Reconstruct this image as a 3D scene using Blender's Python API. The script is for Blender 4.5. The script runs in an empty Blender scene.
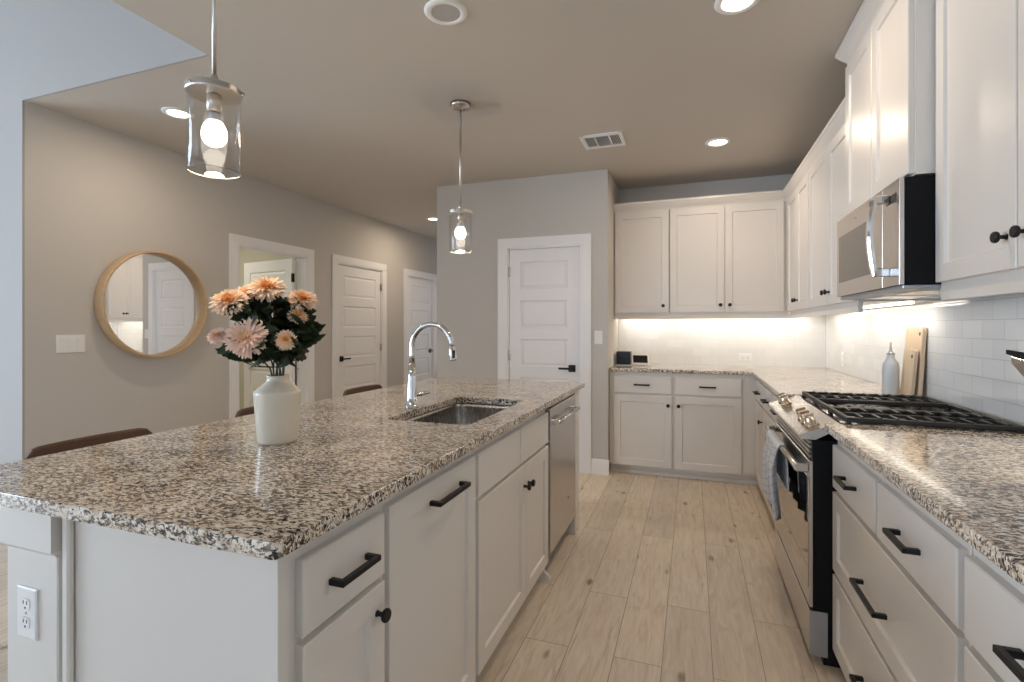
import bpy, bmesh, math, random
from mathutils import Vector, Matrix
random.seed(7)
PI = math.pi
scene = bpy.context.scene
COL = scene.collection

# ------------------------------------------------------------------ camera, world, exposure
CAM_H = 1.29
cd = bpy.data.cameras.new('camera')
cam = bpy.data.objects.new('camera', cd); COL.objects.link(cam)
cam.location = (0, 0, CAM_H)
cam.rotation_euler = (PI/2, 0, math.atan(180.5/504))
cd.sensor_width = 36; cd.lens = 36*504/1024; cd.shift_y = -14.5/1024
cd.clip_start = 0.02
scene.camera = cam

world = bpy.data.worlds.new('world'); scene.world = world; world.use_nodes = True
bg = world.node_tree.nodes['Background']
bg.inputs[0].default_value = (0.62, 0.78, 1.0, 1); bg.inputs[1].default_value = 1.5

vs = scene.view_settings
vs.view_transform = 'Standard'; vs.look = 'None'; vs.gamma = 1; vs.use_curve_mapping = False
vs.exposure = 0.15
scene.cycles.max_bounces = 10; scene.cycles.diffuse_bounces = 6; scene.cycles.glossy_bounces = 5
scene.cycles.transmission_bounces = 8; scene.cycles.transparent_max_bounces = 12
scene.cycles.caustics_reflective = False; scene.cycles.caustics_refractive = False
scene.cycles.sample_clamp_indirect = 3
scene.cycles.use_denoising = True

def area(name, loc, rot, sx, sy, power, color, spread=PI, parent=None, shape='RECTANGLE'):
    l = bpy.data.lights.new(name, 'AREA'); l.shape = shape; l.size = sx
    if shape == 'RECTANGLE': l.size_y = sy
    l.energy = power; l.color = color; l.spread = spread
    o = bpy.data.objects.new(name, l); COL.objects.link(o)
    o.location = loc; o.rotation_euler = rot
    if parent:
        o.parent = parent; o.location = Vector(loc) - parent.location
    return o
DAY = (0.69, 0.83, 1.0)
# daylight coming in through the living-room windows (rear wall y=-4.5, side wall x=-8)
area('daylight_rear_window', (-5.6, -4.40, 1.6), (-PI/2, 0, 0), 3.4, 2.0, 760, DAY)
area('daylight_kitchen_window', (-1.0, -4.40, 1.6), (-PI/2, 0, 0), 2.4, 1.6, 470, DAY)
area('hall_fill_light', (-3.1, 8.55, 1.35), (PI/2, 0, 0), .7, 1.5, 26, DAY)  # added fill for the hall; no window is known at that end
area('daylight_side_window', (-7.90, -1.4, 1.6), (0, -PI/2, 0), 2.0, 3.0, 310, DAY)

# ------------------------------------------------------------------ materials
def mat(name, color=(.8,.8,.8), rough=.5, metal=0., **kw):
    m = bpy.data.materials.new(name); m.use_nodes = True
    b = m.node_tree.nodes['Principled BSDF']
    b.inputs['Base Color'].default_value = (*color, 1)
    b.inputs['Roughness'].default_value = rough
    b.inputs['Metallic'].default_value = metal
    for k, v in kw.items(): b.inputs[k].default_value = v
    return m
class NT:
    def __init__(s, m): s.m = m; s.t = m.node_tree; s.b = s.t.nodes['Principled BSDF']
    def n(s, typ, **kw):
        x = s.t.nodes.new(typ)
        for k, v in kw.items(): setattr(x, k, v)
        return x
    def l(s, a, b): s.t.links.new(a, b)
    def coord(s, scale=(1,1,1), loc=(0,0,0), kind='Object'):
        tc = s.n('ShaderNodeTexCoord'); mp = s.n('ShaderNodeMapping')
        mp.inputs['Scale'].default_value = scale; mp.inputs['Location'].default_value = loc
        s.l(tc.outputs[kind], mp.inputs['Vector']); return mp.outputs['Vector']
    def noise(s, vec, scale, detail=3, rough=.5, dist=0):
        x = s.n('ShaderNodeTexNoise'); x.inputs['Scale'].default_value = scale
        x.inputs['Detail'].default_value = detail; x.inputs['Roughness'].default_value = rough
        x.inputs['Distortion'].default_value = dist
        s.l(vec, x.inputs['Vector']); return x
    def ramp(s, fac, stops, interp='LINEAR'):
        x = s.n('ShaderNodeValToRGB'); x.color_ramp.interpolation = interp
        els = x.color_ramp.elements
        while len(els) < len(stops): els.new(.5)
        for e, (p, c) in zip(els, stops): e.position = p; e.color = (*c, 1)
        s.l(fac, x.inputs['Fac']); return x.outputs['Color']
    def mix(s, fac, a, b, mode='MIX'):
        x = s.n('ShaderNodeMix', data_type='RGBA', blend_type=mode)
        for sock, v in ((x.inputs[0], fac), (x.inputs[6], a), (x.inputs[7], b)):
            if hasattr(v, 'is_linked'): s.l(v, sock)
            elif isinstance(v, (int, float)): sock.default_value = v
            else: sock.default_value = (*v, 1)
        return x.outputs[2]
    def math(s, op, a, b=0.):
        x = s.n('ShaderNodeMath', operation=op)
        for sock, v in ((x.inputs[0], a), (x.inputs[1], b)):
            if hasattr(v, 'is_linked'): s.l(v, sock)
            else: sock.default_value = v
        return x.outputs[0]
    def bump(s, h, strength=.1, dist=.01):
        x = s.n('ShaderNodeBump'); x.inputs['Strength'].default_value = strength
        x.inputs['Distance'].default_value = dist
        s.l(h, x.inputs['Height']); s.l(x.outputs['Normal'], s.b.inputs['Normal'])
    def color(s, c): s.l(c, s.b.inputs['Base Color'])

def paint(name, c, rough=.85, bump=.06, scale=140):
    m = mat(name, c, rough); t = NT(m)
    n = t.noise(t.coord(), scale, 4); t.bump(n.outputs['Fac'], bump, .004); return m
M = {}
M['wall'] = paint('greige_wall_paint', (.55,.53,.50))
M['ceiling'] = paint('greige_ceiling_paint', (.54,.50,.45), .9, .12, 90)
M['living_wall'] = paint('pale_living_room_paint', (.385,.37,.355))
M['trim'] = paint('white_trim_paint', (.84,.84,.85), .35, .01)
M['cab'] = paint('white_cabinet_paint', (.70,.67,.635), .32, .012, 60)
M['plate'] = mat('white_plastic', (.82,.82,.82), .35)
M['black'] = mat('matte_black_metal', (.006,.006,.007), .42, 0., **{'Specular IOR Level': .3})
M['iron'] = mat('black_cast_iron', (.006,.006,.007), .5)
M['blackmatte'] = mat('black_appliance_side', (.006,.006,.007), .6, 0., **{'Specular IOR Level': .12})
M['blackgloss'] = mat('black_glossy_enamel', (.006,.006,.008), .22, 0., **{'Specular IOR Level': .25})
M['slot'] = mat('dark_slot', (.03,.03,.03), .6)
M['chrome'] = mat('chrome', (.66,.66,.66), .09, 1)
M['nickel'] = mat('brushed_nickel', (.55,.52,.48), .28, 1)
M['brass'] = mat('champagne_knob_metal', (.62,.52,.40), .2, 1)
M['glassdark'] = mat('dark_oven_glass', (.05,.045,.04), .06)
M['screen'] = mat('dark_screen', (.012,.011,.010), .12)
M['vase'] = mat('cream_glazed_ceramic', (.74,.68,.57), .25)
M['grey'] = mat('galvanised_grey', (.38,.40,.43), .4, .6)
M['hole'] = mat('vent_darkness', (.05,.045,.04), .9)
M['mirror'] = mat('mirror_silver', (.93,.94,.94), .01, 1)

def steel(name, c, rough, axis):
    m = mat(name, c, rough, 1); t = NT(m)
    sc = [400,400,400]; sc[axis] = 4
    n = t.noise(t.coord(tuple(sc)), 1, 2)
    r = t.math('ADD', t.math('MULTIPLY', n.outputs['Fac'], .14), rough-.07); t.l(r, t.b.inputs['Roughness'])
    return m
M['steel'] = steel('brushed_stainless_steel', (.60,.575,.55), .24, 1)
M['steelv'] = steel('brushed_sink_steel', (.40,.37,.34), .26, 2)

def wood(name, c0, c1, axis=1, scale=12, rough=.5):
    m = mat(name, c0, rough); t = NT(m)
    sc = [scale, scale, scale]; sc[axis] = scale*.08
    n = t.noise(t.coord(tuple(sc)), 2.2, 6, .6, .8)
    t.color(t.ramp(n.outputs['Fac'], [(.3,c0),(.7,c1)])); t.bump(n.outputs['Fac'], .08, .003); return m
M['walnut'] = wood('brown_stool_wood', (.055,.024,.011), (.115,.052,.024), 1)
M['board'] = wood('pale_board_wood', (.62,.46,.30), (.74,.58,.41), 2, 30)
M['oak'] = wood('blond_mirror_wood', (.50,.34,.19), (.62,.44,.26), 1, 25, .4)

def granite():
    m = mat('speckled_granite', (.6,.5,.4), .07); t = NT(m)
    v0 = t.coord(); st = t.n('ShaderNodeMapping'); st.inputs['Scale'].default_value = (.62,1.2,1); st.inputs['Rotation'].default_value = (0,0,-.35)
    t.l(v0, st.inputs['Vector']); v = st.outputs[0]
    base = t.noise(v, 70, 3, .6); vein = t.noise(v0, 9, 2)
    cream = t.ramp(base.outputs['Fac'], [(.30,(.50,.39,.29)),(.46,(.66,.56,.45)),(.56,(.78,.72,.63)),(.70,(.83,.81,.77))])
    shift = t.math('MULTIPLY', t.math('SUBTRACT', vein.outputs['Fac'], .5), .16)
    g = t.noise(v, 112, 3, .62, .5)
    c = t.mix(t.ramp(t.math('ADD', g.outputs['Fac'], shift), [(.535,(0,0,0)),(.560,(1,1,1))]), cream, (.22,.165,.125))
    g2 = t.noise(v, 125, 3, .60, .6); mp = t.n('ShaderNodeMapping'); mp.inputs['Location'].default_value = (3.1,7.7,1.3); t.l(v, mp.inputs['Vector']); t.l(mp.outputs[0], g2.inputs['Vector'])
    c = t.mix(t.ramp(t.math('ADD', g2.outputs['Fac'], shift), [(.542,(0,0,0)),(.572,(1,1,1))]), c, (.020,.018,.018))
    t.color(c); t.b.inputs['Specular IOR Level'].default_value = .6
    return m
M['granite'] = granite()

def floor_mat():
    m = mat('whitewashed_oak_planks', (.6,.5,.4), .42); t = NT(m)
    tc = t.n('ShaderNodeTexCoord'); sep = t.n('ShaderNodeSeparateXYZ'); t.l(tc.outputs['Object'], sep.inputs[0])
    xs = t.math('SUBTRACT', sep.outputs[0], .0715)
    cmb = t.n('ShaderNodeCombineXYZ'); t.l(sep.outputs[1], cmb.inputs[0]); t.l(xs, cmb.inputs[1])
    br = t.n('ShaderNodeTexBrick'); br.offset = .37; br.offset_frequency = 2; br.squash = 1
    t.l(cmb.outputs[0], br.inputs['Vector'])
    br.inputs['Scale'].default_value = 1; br.inputs['Brick Width'].default_value = 1.22
    br.inputs['Row Height'].default_value = .181; br.inputs['Mortar Size'].default_value = .0016
    br.inputs['Mortar Smooth'].default_value = .2; br.inputs['Bias'].default_value = 0
    br.inputs['Color1'].default_value = (.0,.0,.0,1); br.inputs['Color2'].default_value = (1,1,1,1); br.inputs['Mortar'].default_value = (.5,.5,.5,1)
    row = t.math('FLOOR', t.math('DIVIDE', xs, .181))
    wn = t.n('ShaderNodeTexWhiteNoise', noise_dimensions='1D'); t.l(row, wn.inputs['W'])
    yo = t.math('ADD', sep.outputs[1], t.math('MULTIPLY', wn.outputs['Value'], 40))
    c2 = t.n('ShaderNodeCombineXYZ'); t.l(t.math('MULTIPLY', xs, 9), c2.inputs[0]); t.l(t.math('MULTIPLY', yo, 1.1), c2.inputs[1]); t.l(t.math('MULTIPLY', br.outputs['Color'], 3), c2.inputs[2])
    g = t.noise(c2.outputs[0], 3.2, 8, .62, 1.6)
    # soft brown knots and cracks along the grain
    c3 = t.n('ShaderNodeCombineXYZ'); t.l(t.math('MULTIPLY', xs, 5.5), c3.inputs[0]); t.l(t.math('MULTIPLY', yo, 2.3), c3.inputs[1])
    vo = t.n('ShaderNodeTexVoronoi'); vo.inputs['Scale'].default_value = 1.45; t.l(c3.outputs[0], vo.inputs['Vector'])
    warp = t.math('ADD', vo.outputs['Distance'], t.math('MULTIPLY', t.math('SUBTRACT', g.outputs['Fac'], .5), .22))
    knot = t.ramp(warp, [(.0,(1,1,1)),(.07,(.8,.8,.8)),(.15,(0,0,0))])
    c4 = t.n('ShaderNodeCombineXYZ'); t.l(t.math('MULTIPLY', xs, 16), c4.inputs[0]); t.l(t.math('MULTIPLY', yo, 1.3), c4.inputs[1])
    cr = t.noise(c4.outputs[0], 2.3, 5, .6, .6)
    crack = t.ramp(cr.outputs['Fac'], [(.62,(0,0,0)),(.70,(.9,.9,.9))])
    base = t.ramp(g.outputs['Fac'], [(.25,(.57,.465,.355)),(.48,(.70,.60,.485)),(.72,(.80,.72,.615))])
    tone = t.mix(br.outputs['Color'], (.90,.90,.90), (1.06,1.05,1.04))
    c = t.mix(1.0, base, tone, 'MULTIPLY')
    c = t.mix(t.math('MULTIPLY', crack, .45), c, (.30,.21,.14))
    c = t.mix(t.math('MULTIPLY', knot, .88), c, (.17,.105,.06))
    c = t.mix(t.math('MULTIPLY', br.outputs['Fac'], .75), c, (.16,.12,.09))
    t.color(c); t.bump(t.math('ADD', t.math('MULTIPLY', br.outputs['Fac'], -1.), t.math('MULTIPLY', g.outputs['Fac'], .2)), .2, .003)
    return m
M['floor'] = floor_mat()

def tile_mat(name, ax, grout):
    m = mat(name, (.8,.8,.78), .10); t = NT(m)
    tc = t.n('ShaderNodeTexCoord'); sep = t.n('ShaderNodeSeparateXYZ'); t.l(tc.outputs['Object'], sep.inputs[0])
    cmb = t.n('ShaderNodeCombineXYZ'); t.l(sep.outputs[ax], cmb.inputs[0]); t.l(sep.outputs[2], cmb.inputs[1])
    br = t.n('ShaderNodeTexBrick'); br.offset = .5; t.l(cmb.outputs[0], br.inputs['Vector'])
    for k, v in (('Scale',1),('Brick Width',.155),('Row Height',.0775),('Mortar Size',.0014),('Mortar Smooth',.3),('Bias',0)): br.inputs[k].default_value = v
    br.inputs['Color1'].default_value = (.76,.76,.75,1); br.inputs['Color2'].default_value = (.82,.82,.81,1); br.inputs['Mortar'].default_value = (grout,grout,grout,1)
    t.color(br.outputs['Color'])
    w = t.noise(t.coord(), 9, 2)
    t.bump(t.math('ADD', t.math('MULTIPLY', br.outputs['Fac'], -1.), t.math('MULTIPLY', w.outputs['Fac'], .5)), .22, .004)
    t.l(t.math('ADD', t.math('MULTIPLY', br.outputs['Fac'], .5), .09), t.b.inputs['Roughness'])
    return m
M['tile_x'] = tile_mat('white_subway_tile_back', 0, .66); M['tile_y'] = tile_mat('white_subway_tile_side', 1, .46)  # same tile twice; glare on the back wall put into its paler grout

def emit(name, c, s):
    m = mat(name, c, .4); b = m.node_tree.nodes['Principled BSDF']
    b.inputs['Emission Color'].default_value = (*c, 1); b.inputs['Emission Strength'].default_value = s; return m
M['lamp'] = emit('lit_downlight_lens', (1,.86,.68), 9)
M['bulb'] = emit('lit_frosted_bulb', (1,.90,.76), 9)
M['led'] = emit('lit_cabinet_strip', (1,.93,.82), 5)

def clear(name, tint, refl=1.0, rough=.02, base=.03):
    m = bpy.data.materials.new(name); m.use_nodes = True; t = m.node_tree
    t.nodes.remove(t.nodes['Principled BSDF']); out = t.nodes['Material Output']
    tr = t.nodes.new('ShaderNodeBsdfTransparent'); tr.inputs[0].default_value = (*tint, 1)
    gl = t.nodes.new('ShaderNodeBsdfGlossy'); gl.inputs['Roughness'].default_value = rough
    fr = t.nodes.new('ShaderNodeLayerWeight'); fr.inputs[0].default_value = .5
    pw = t.nodes.new('ShaderNodeMath'); pw.operation = 'POWER'; pw.inputs[1].default_value = 4
    mu = t.nodes.new('ShaderNodeMath'); mu.operation = 'MULTIPLY_ADD'; mu.inputs[1].default_value = refl; mu.inputs[2].default_value = base
    mx = t.nodes.new('ShaderNodeMixShader')
    t.links.new(fr.outputs['Facing'], pw.inputs[0]); t.links.new(pw.outputs[0], mu.inputs[0]); t.links.new(mu.outputs[0], mx.inputs[0])
    t.links.new(tr.outputs[0], mx.inputs[1]); t.links.new(gl.outputs[0], mx.inputs[2]); t.links.new(mx.outputs[0], out.inputs[0])
    return m
M['glass'] = clear('clear_shade_glass', (.97,.97,.97), .45, .02, .045); M['rim'] = mat('glass_rim_glint', (.45,.45,.44), .15, 0., **{'Transmission Weight': .4})  # bright edge glint of the shade put into the rim colour
M['pane'] = clear('window_glass', (.98,.98,.98), .8)
M['frost'] = mat('frosted_bottle_glass', (.80,.84,.88), .35, 0)
M['frost'].node_tree.nodes['Principled BSDF'].inputs['Transmission Weight'].default_value = .35

def plaid():
    m = mat('blue_white_plaid_cloth', (.8,.8,.8), .9); t = NT(m)
    tc = t.n('ShaderNodeTexCoord'); sep = t.n('ShaderNodeSeparateXYZ'); t.l(tc.outputs['UV'], sep.inputs[0])
    def stripe(s, per, w):
        f = t.math('FRACT', t.math('DIVIDE', s, per)); return t.math('LESS_THAN', f, w)
    a = t.math('ADD', stripe(sep.outputs[0], .035, .22), stripe(sep.outputs[1], .035, .22))
    c = t.mix(t.math('MULTIPLY', a, .42), (.72,.76,.82), (.33,.41,.54))
    t.color(c); w = t.noise(t.coord((1,1,1)), 900, 1); t.bump(w.outputs['Fac'], .2, .002); return m
M['plaid'] = plaid()
M['navy'] = mat('navy_cloth', (.018,.022,.040), .9)
M['petal_out'] = mat('pale_peach_petal', (.90,.70,.53), .6)
M['petal_mid'] = mat('peach_petal', (.88,.58,.34), .6)
M['petal_in'] = mat('orange_petal_heart', (.78,.36,.11), .6)
M['pink_out'] = mat('pale_pink_petal', (.94,.71,.58), .6)
M['pink_mid'] = mat('pink_petal', (.87,.61,.49), .6)
M['leaf'] = mat('dark_green_leaf', (.034,.058,.020), .5)
M['stem'] = mat('green_stem', (.04,.055,.022), .6)

# ------------------------------------------------------------------ mesh helpers
class Fr:
    """A face frame: u along the face, v up, w outwards."""
    def __init__(s, o, u, n): s.o = Vector(o); s.u = Vector(u); s.n = Vector(n); s.z = Vector((0,0,1))
    def __call__(s, u, v, w=0): return s.o + s.u*u + s.z*v + s.n*w
ID = lambda x, y, z=0: Vector((x, y, z))

class MB:
    def __init__(s): s.bm = bmesh.new()
    def quad(s, pts, mi=0, smooth=False):
        f = s.bm.faces.new([s.bm.verts.new(p) for p in pts]); f.material_index = mi; f.smooth = smooth; return f
    def box(s, lo, hi, bev=0, F=None, mi=0, seg=1):
        F = F or ID
        x0,y0,z0 = lo; x1,y1,z1 = hi
        P = [F(x,y,z) for x in (x0,x1) for y in (y0,y1) for z in (z0,z1)]
        v = [s.bm.verts.new(p) for p in P]
        fs = [s.bm.faces.new([v[i] for i in q]) for q in ((0,1,3,2),(4,6,7,5),(0,4,5,1),(2,3,7,6),(0,2,6,4),(1,5,7,3))]
        for f in fs: f.material_index = mi
        if bev:
            es = list({e for f in fs for e in f.edges})
            r = bmesh.ops.bevel(s.bm, geom=es, offset=bev, segments=seg, affect='EDGES', profile=.5)
            for f in r['faces']: f.material_index = mi
        return s
    def rings(s, rings, F=None, mi=0, cap0=True, cap1=True, smooth=False, close=True):
        """rings: list of lists of points; consecutive rings joined by quads"""
        F = F or ID
        vr = [[s.bm.verts.new(F(*p)) for p in r] for r in rings]
        n = len(vr[0]); rng = range(n) if close else range(n-1)
        for a, b in zip(vr, vr[1:]):
            for i in rng:
                j = (i+1) % n
                f = s.bm.faces.new((a[i], a[j], b[j], b[i])); f.material_index = mi; f.smooth = smooth
        if cap0: f = s.bm.faces.new(vr[0]); f.material_index = mi
        if cap1: f = s.bm.faces.new(vr[-1]); f.material_index = mi
        return s
    def lathe(s, prof, c=(0,0,0), axis=(0,0,1), seg=24, mi=0, cap0=True, cap1=True, smooth=True):
        """prof: (radius, height along axis)"""
        q = Vector((0,0,1)).rotation_difference(Vector(axis)); c = Vector(c)
        rs = [[tuple(c + q @ Vector((r*math.cos(2*PI*i/seg), r*math.sin(2*PI*i/seg), h))) for i in range(seg)] for r, h in prof]
        return s.rings(rs, None, mi, cap0, cap1, smooth)
    def cyl(s, a, b, r, seg=16, mi=0, r2=None):
        a = Vector(a); b = Vector(b); d = b-a
        return s.lathe([(r,0),(r if r2 is None else r2, d.length)], a, d.normalized(), seg, mi)
    def tube(s, pts, r, seg=12, mi=0, cap=True):
        pts = [Vector(p) for p in pts]; rs = r if isinstance(r, (list, tuple)) else [r]*len(pts)
        t0 = (pts[1]-pts[0]).normalized(); nrm = t0.orthogonal().normalized(); out = []
        for i, p in enumerate(pts):
            t = (pts[min(i+1,len(pts)-1)] - pts[max(i-1,0)]).normalized()
            nrm = (nrm - t*nrm.dot(t)).normalized(); bi = t.cross(nrm)
            out.append([tuple(p + (nrm*math.cos(2*PI*k/seg) + bi*math.sin(2*PI*k/seg))*rs[i]) for k in range(seg)])
        return s.rings(out, None, mi, cap, cap, True)
    def prism(s, poly, a, b, F=None, mi=0):
        """poly in (p,q); extruded along first coord of F from a to b: F(t,p,q)"""
        F = F or ID
        return s.rings([[(a,p,q) for p,q in poly], [(b,p,q) for p,q in poly]], F, mi)
    def build(s, name, mats, parent=None, bevel=0, normals=True):
        if normals: bmesh.ops.recalc_face_normals(s.bm, faces=s.bm.faces[:])
        if not isinstance(mats, (list, tuple)): mats = [mats]
        me = bpy.data.meshes.new(name)
        if parent is not None:
            off = world_loc(parent); bmesh.ops.translate(s.bm, vec=-off, verts=s.bm.verts[:])
        s.bm.to_mesh(me); s.bm.free()
        for m in mats: me.materials.append(m)
        o = bpy.data.objects.new(name, me); COL.objects.link(o)
        if parent is not None: o.parent = parent
        if bevel:
            b = o.modifiers.new('bevel', 'BEVEL'); b.width = bevel; b.segments = 2; b.limit_method = 'ANGLE'; b.angle_limit = .6
        return o
def world_loc(o):
    v = Vector((0,0,0))
    while o is not None: v += o.location; o = o.parent
    return v
def thing(name, label, cat, loc, group=None):
    o = bpy.data.objects.new(name, None); COL.objects.link(o); o.location = loc; o.empty_display_size = .05
    return tag(o, label, cat, group)
def tag(o, label, cat, group=None):
    o['label'] = label; o['category'] = cat
    if group: o['group'] = group
    return o
def struct(o): o['kind'] = 'structure'; return o
def rect(u0, u1, v0, v1, w, ins=0): return [(u0+ins,v0+ins,w),(u1-ins,v0+ins,w),(u1-ins,v1-ins,w),(u0+ins,v1-ins,w)]

def shaker(F, u0, u1, v0, v1, t=.02, rail=.058, rec=.009):
    mb = MB(); R = lambda w, i: rect(u0,u1,v0,v1,w,i)
    mb.rings([R(0,0), R(t-.002,0), R(t,.002), R(t,rail), R(t-rec,rail+.005)], F); return mb
def slabfront(F, u0, u1, v0, v1, t=.02):
    mb = MB(); R = lambda w, i: rect(u0,u1,v0,v1,w,i)
    mb.rings([R(0,0), R(t-.003,0), R(t,.003)], F); return mb
def knob_mb(F, u, v, w):
    mb = MB(); mb.lathe([(.008,0),(.0055,.004),(.0055,.017),(.0135,.019),(.0155,.022),(.0155,.027),(.013,.030)], F(u,v,w), F.n, 20); return mb
def pull_mb(F, u, v, w, L=.13, horiz=True, th=.0125, out=.036):
    mb = MB(); h = th/2
    mb.box((u-L/2, v-h, w+out-th), (u+L/2, v+h, w+out), .0012, F)
    for s in (-1, 1):
        a = u+s*(L/2); b = u+s*(L/2-th)
        mb.box((min(a,b), v-h, w), (max(a,b), v+h, w+out-th+.001), .001, F)
    return mb
def add_door(F, par, u0, u1, v0, v1, knob=None, w=0, label=None):
    d = shaker(F, u0, u1, v0, v1).build('door', M['cab'], par)
    if knob: knob_mb(F, knob[0], knob[1], .02).build('knob', M['black'], d)
    return d
def add_drawer(F, par, u0, u1, v0, v1, pull=True, flat=True, L=.13):
    mb = slabfront(F, u0, u1, v0, v1) if flat else shaker(F, u0, u1, v0, v1)
    d = mb.build('drawer', M['cab'], par)
    if pull: pull_mb(F, (u0+u1)/2 if pull is True else pull[0], ((v0+v1)/2 if pull is True else pull[1]), .02 if flat else .02, L).build('handle', M['black'], d)
    return d

# ------------------------------------------------------------------ key dimensions
CEIL = 2.66; LWX = -3.82; RWX = 1.11; BWY = 5.11; PANY = 4.41; PANX = -.695; PANL = -2.362
CZ0, CZ1 = .897, .927
LIVY = 1.885; TRX = -2.30; TOPZ = 3.5; REAR = -4.5; SIDE = -8.0; HALLY = 8.6

# ------------------------------------------------------------------ room shell
def shell(name, mb, m): return struct(mb.build(name, m))
mb = MB(); mb.box((SIDE-.1, REAR-.1, -.1), (RWX+.1, HALLY+.1, 0)); shell('floor', mb, M['floor'])
mb = MB(); mb.box((LWX-.12, LIVY, CEIL), (RWX+.1, HALLY+.1, CEIL+.1)); mb.box((TRX, REAR-.1, CEIL), (RWX+.1, LIVY, CEIL+.1))
shell('ceiling', mb, M['ceiling'])
mb = MB(); mb.box((SIDE-.1, REAR-.1, TOPZ), (TRX+.1, LIVY+.12, TOPZ+.1)); shell('ceiling_living_room', mb, M['living_wall'])
mb = MB(); mb.box((TRX, REAR, CEIL+.101), (TRX+.1, LIVY+.1, TOPZ)); shell('wall_ceiling_step', mb, M['living_wall'])
# wall facing the camera beside and above the kitchen ceiling edge
mb = MB(); P = [(SIDE,0),(LWX-.0005,0),(LWX-.0005,CEIL-.0005),(TRX,CEIL-.0005),(TRX,TOPZ),(SIDE,TOPZ)]
mb.rings([[(a,LIVY-.012,b) for a,b in P],[(a,LIVY,b) for a,b in P]]); mb.box((SIDE, LIVY, 0), (LWX-.12, LIVY+.12, TOPZ))
shell('wall_living_room', mb, M['living_wall'])
# left wall with three door openings
D1, D2, D3 = (3.410, 4.268), (4.745, 5.623), (6.240, 7.005)
DH = 2.02
mb = MB()
ys = [LIVY, D1[0], D1[1], D2[0], D2[1], D3[0], D3[1], HALLY]
for a, b in ((0,1),(2,3),(4,5),(6,7)): mb.box((LWX-.12, ys[a], 0), (LWX, ys[b], CEIL))
for d in (D1, D2, D3): mb.box((LWX-.12, d[0], DH), (LWX, d[1], CEIL))
shell('wall_left', mb, M['wall'])
mb = MB(); hx0, hx1 = -3.5, -2.7
mb.box((LWX-.12, HALLY, 0), (hx0, HALLY+.1, CEIL)); mb.box((hx1, HALLY, 0), (PANL+.1, HALLY+.1, CEIL)); mb.box((hx0, HALLY, 0), (hx1, HALLY+.1, .5)); mb.box((hx0, HALLY, 2.2), (hx1, HALLY+.1, CEIL)); shell('wall_hall_end', mb, M['wall'])
# pantry box
PD = (-1.625, -.929)
mb = MB()
mb.box((PANL, PANY, 0), (PD[0], PANY+.12, CEIL)); mb.box((PD[1], PANY, 0), (PANX, PANY+.12, CEIL)); mb.box((PD[0], PANY, DH), (PD[1], PANY+.12, CEIL))
mb.box((PANL, PANY+.12, 0), (PANL+.12, HALLY, CEIL)); mb.box((PANX-.12, PANY+.12, 0), (PANX, BWY+.1, CEIL))
shell('wall_pantry', mb, M['wall'])
mb = MB(); mb.box((PANX, BWY, 0), (RWX+.1, BWY+.1, CEIL)); shell('wall_back', mb, M['wall'])
mb = MB(); mb.box((RWX, REAR, 0), (RWX+.1, BWY, CEIL)); shell('wall_right', mb, M['wall'])
# rear wall and side wall with windows (behind and beside the camera)
def wall_with_windows(name, horiz, pos, a0, a1, top, wins, m):
    mb = MB(); cuts = sorted(wins); prev = a0
    def bx(p0, p1, z0, z1):
        if horiz: mb.box((p0, pos-.1, z0), (p1, pos, z1))
        else: mb.box((pos-.1, p0, z0), (pos, p1, z1))
    for (w0, w1, z0, z1) in cuts:
        bx(prev, w0, 0, top); bx(w0, w1, 0, z0); bx(w0, w1, z1, top); prev = w1
    bx(prev, a1, 0, top); shell(name, mb, m)
def window(n, horiz, pos, w0, w1, z0, z1):
    F = Fr((0,pos-.05,0),(1,0,0),(0,1,0)) if horiz else Fr((pos-.05,0,0),(0,1,0),(1,0,0))
    fr = MB()
    for (u0,u1,v0,v1) in ((w0,w1,z0,z0+.06),(w0,w1,z1-.06,z1),(w0,w0+.06,z0,z1),(w1-.06,w1,z0,z1),((w0+w1)/2-.03,(w0+w1)/2+.03,z0,z1)):
        fr.box((u0,v0,-.03),(u1,v1,.03),.003,F)
    o = struct(fr.build('window_%d' % n, M['trim']))
    g = MB(); g.box((w0+.05,z0+.05,-.004),(w1-.05,z1-.05,.004),0,F); g.build('window_pane', M['pane'], o)
wall_with_windows('wall_rear', True, REAR, SIDE, RWX, TOPZ, [(-7.3,-3.9,.6,2.6),(-2.2,.2,.8,2.4)], M['living_wall'])
wall_with_windows('wall_side', False, SIDE, REAR, LIVY+.12, TOPZ, [(-2.9,.1,.6,2.6)], M['living_wall'])
window(1, True, REAR, -7.3,-3.9,.6,2.6); window(2, True, REAR, -2.2,.2,.8,2.4); window(3, False, SIDE, -2.9,.1,.6,2.6); window(4, True, HALLY+.1, -3.5,-2.7,.5,2.2)  # last window is an addition at the unseen hall end, serving its fill
# the room seen through the open door, and closets behind the shut ones
mb = MB()
mb.box((-6.9, 2.9, 0), (-6.8, 5.0, CEIL)); mb.box((-6.8, 4.72, 0), (LWX-.12, 4.76, CEIL)); mb.box((-6.8, 2.9, 0), (LWX-.12, 2.94, CEIL))
shell('wall_side_room', mb, paint('cream_side_room_paint', (.60,.575,.48)))
mb = MB(); mb.box((-6.8, 2.9, CEIL), (LWX-.12, 4.76, CEIL+.05)); shell('ceiling_side_room', mb, M['ceiling'])
area('side_room_lamp', (-5.2, 3.5, CEIL-.03), (0,0,0), .3, .3, 15, (1,.95,.82))

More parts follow.
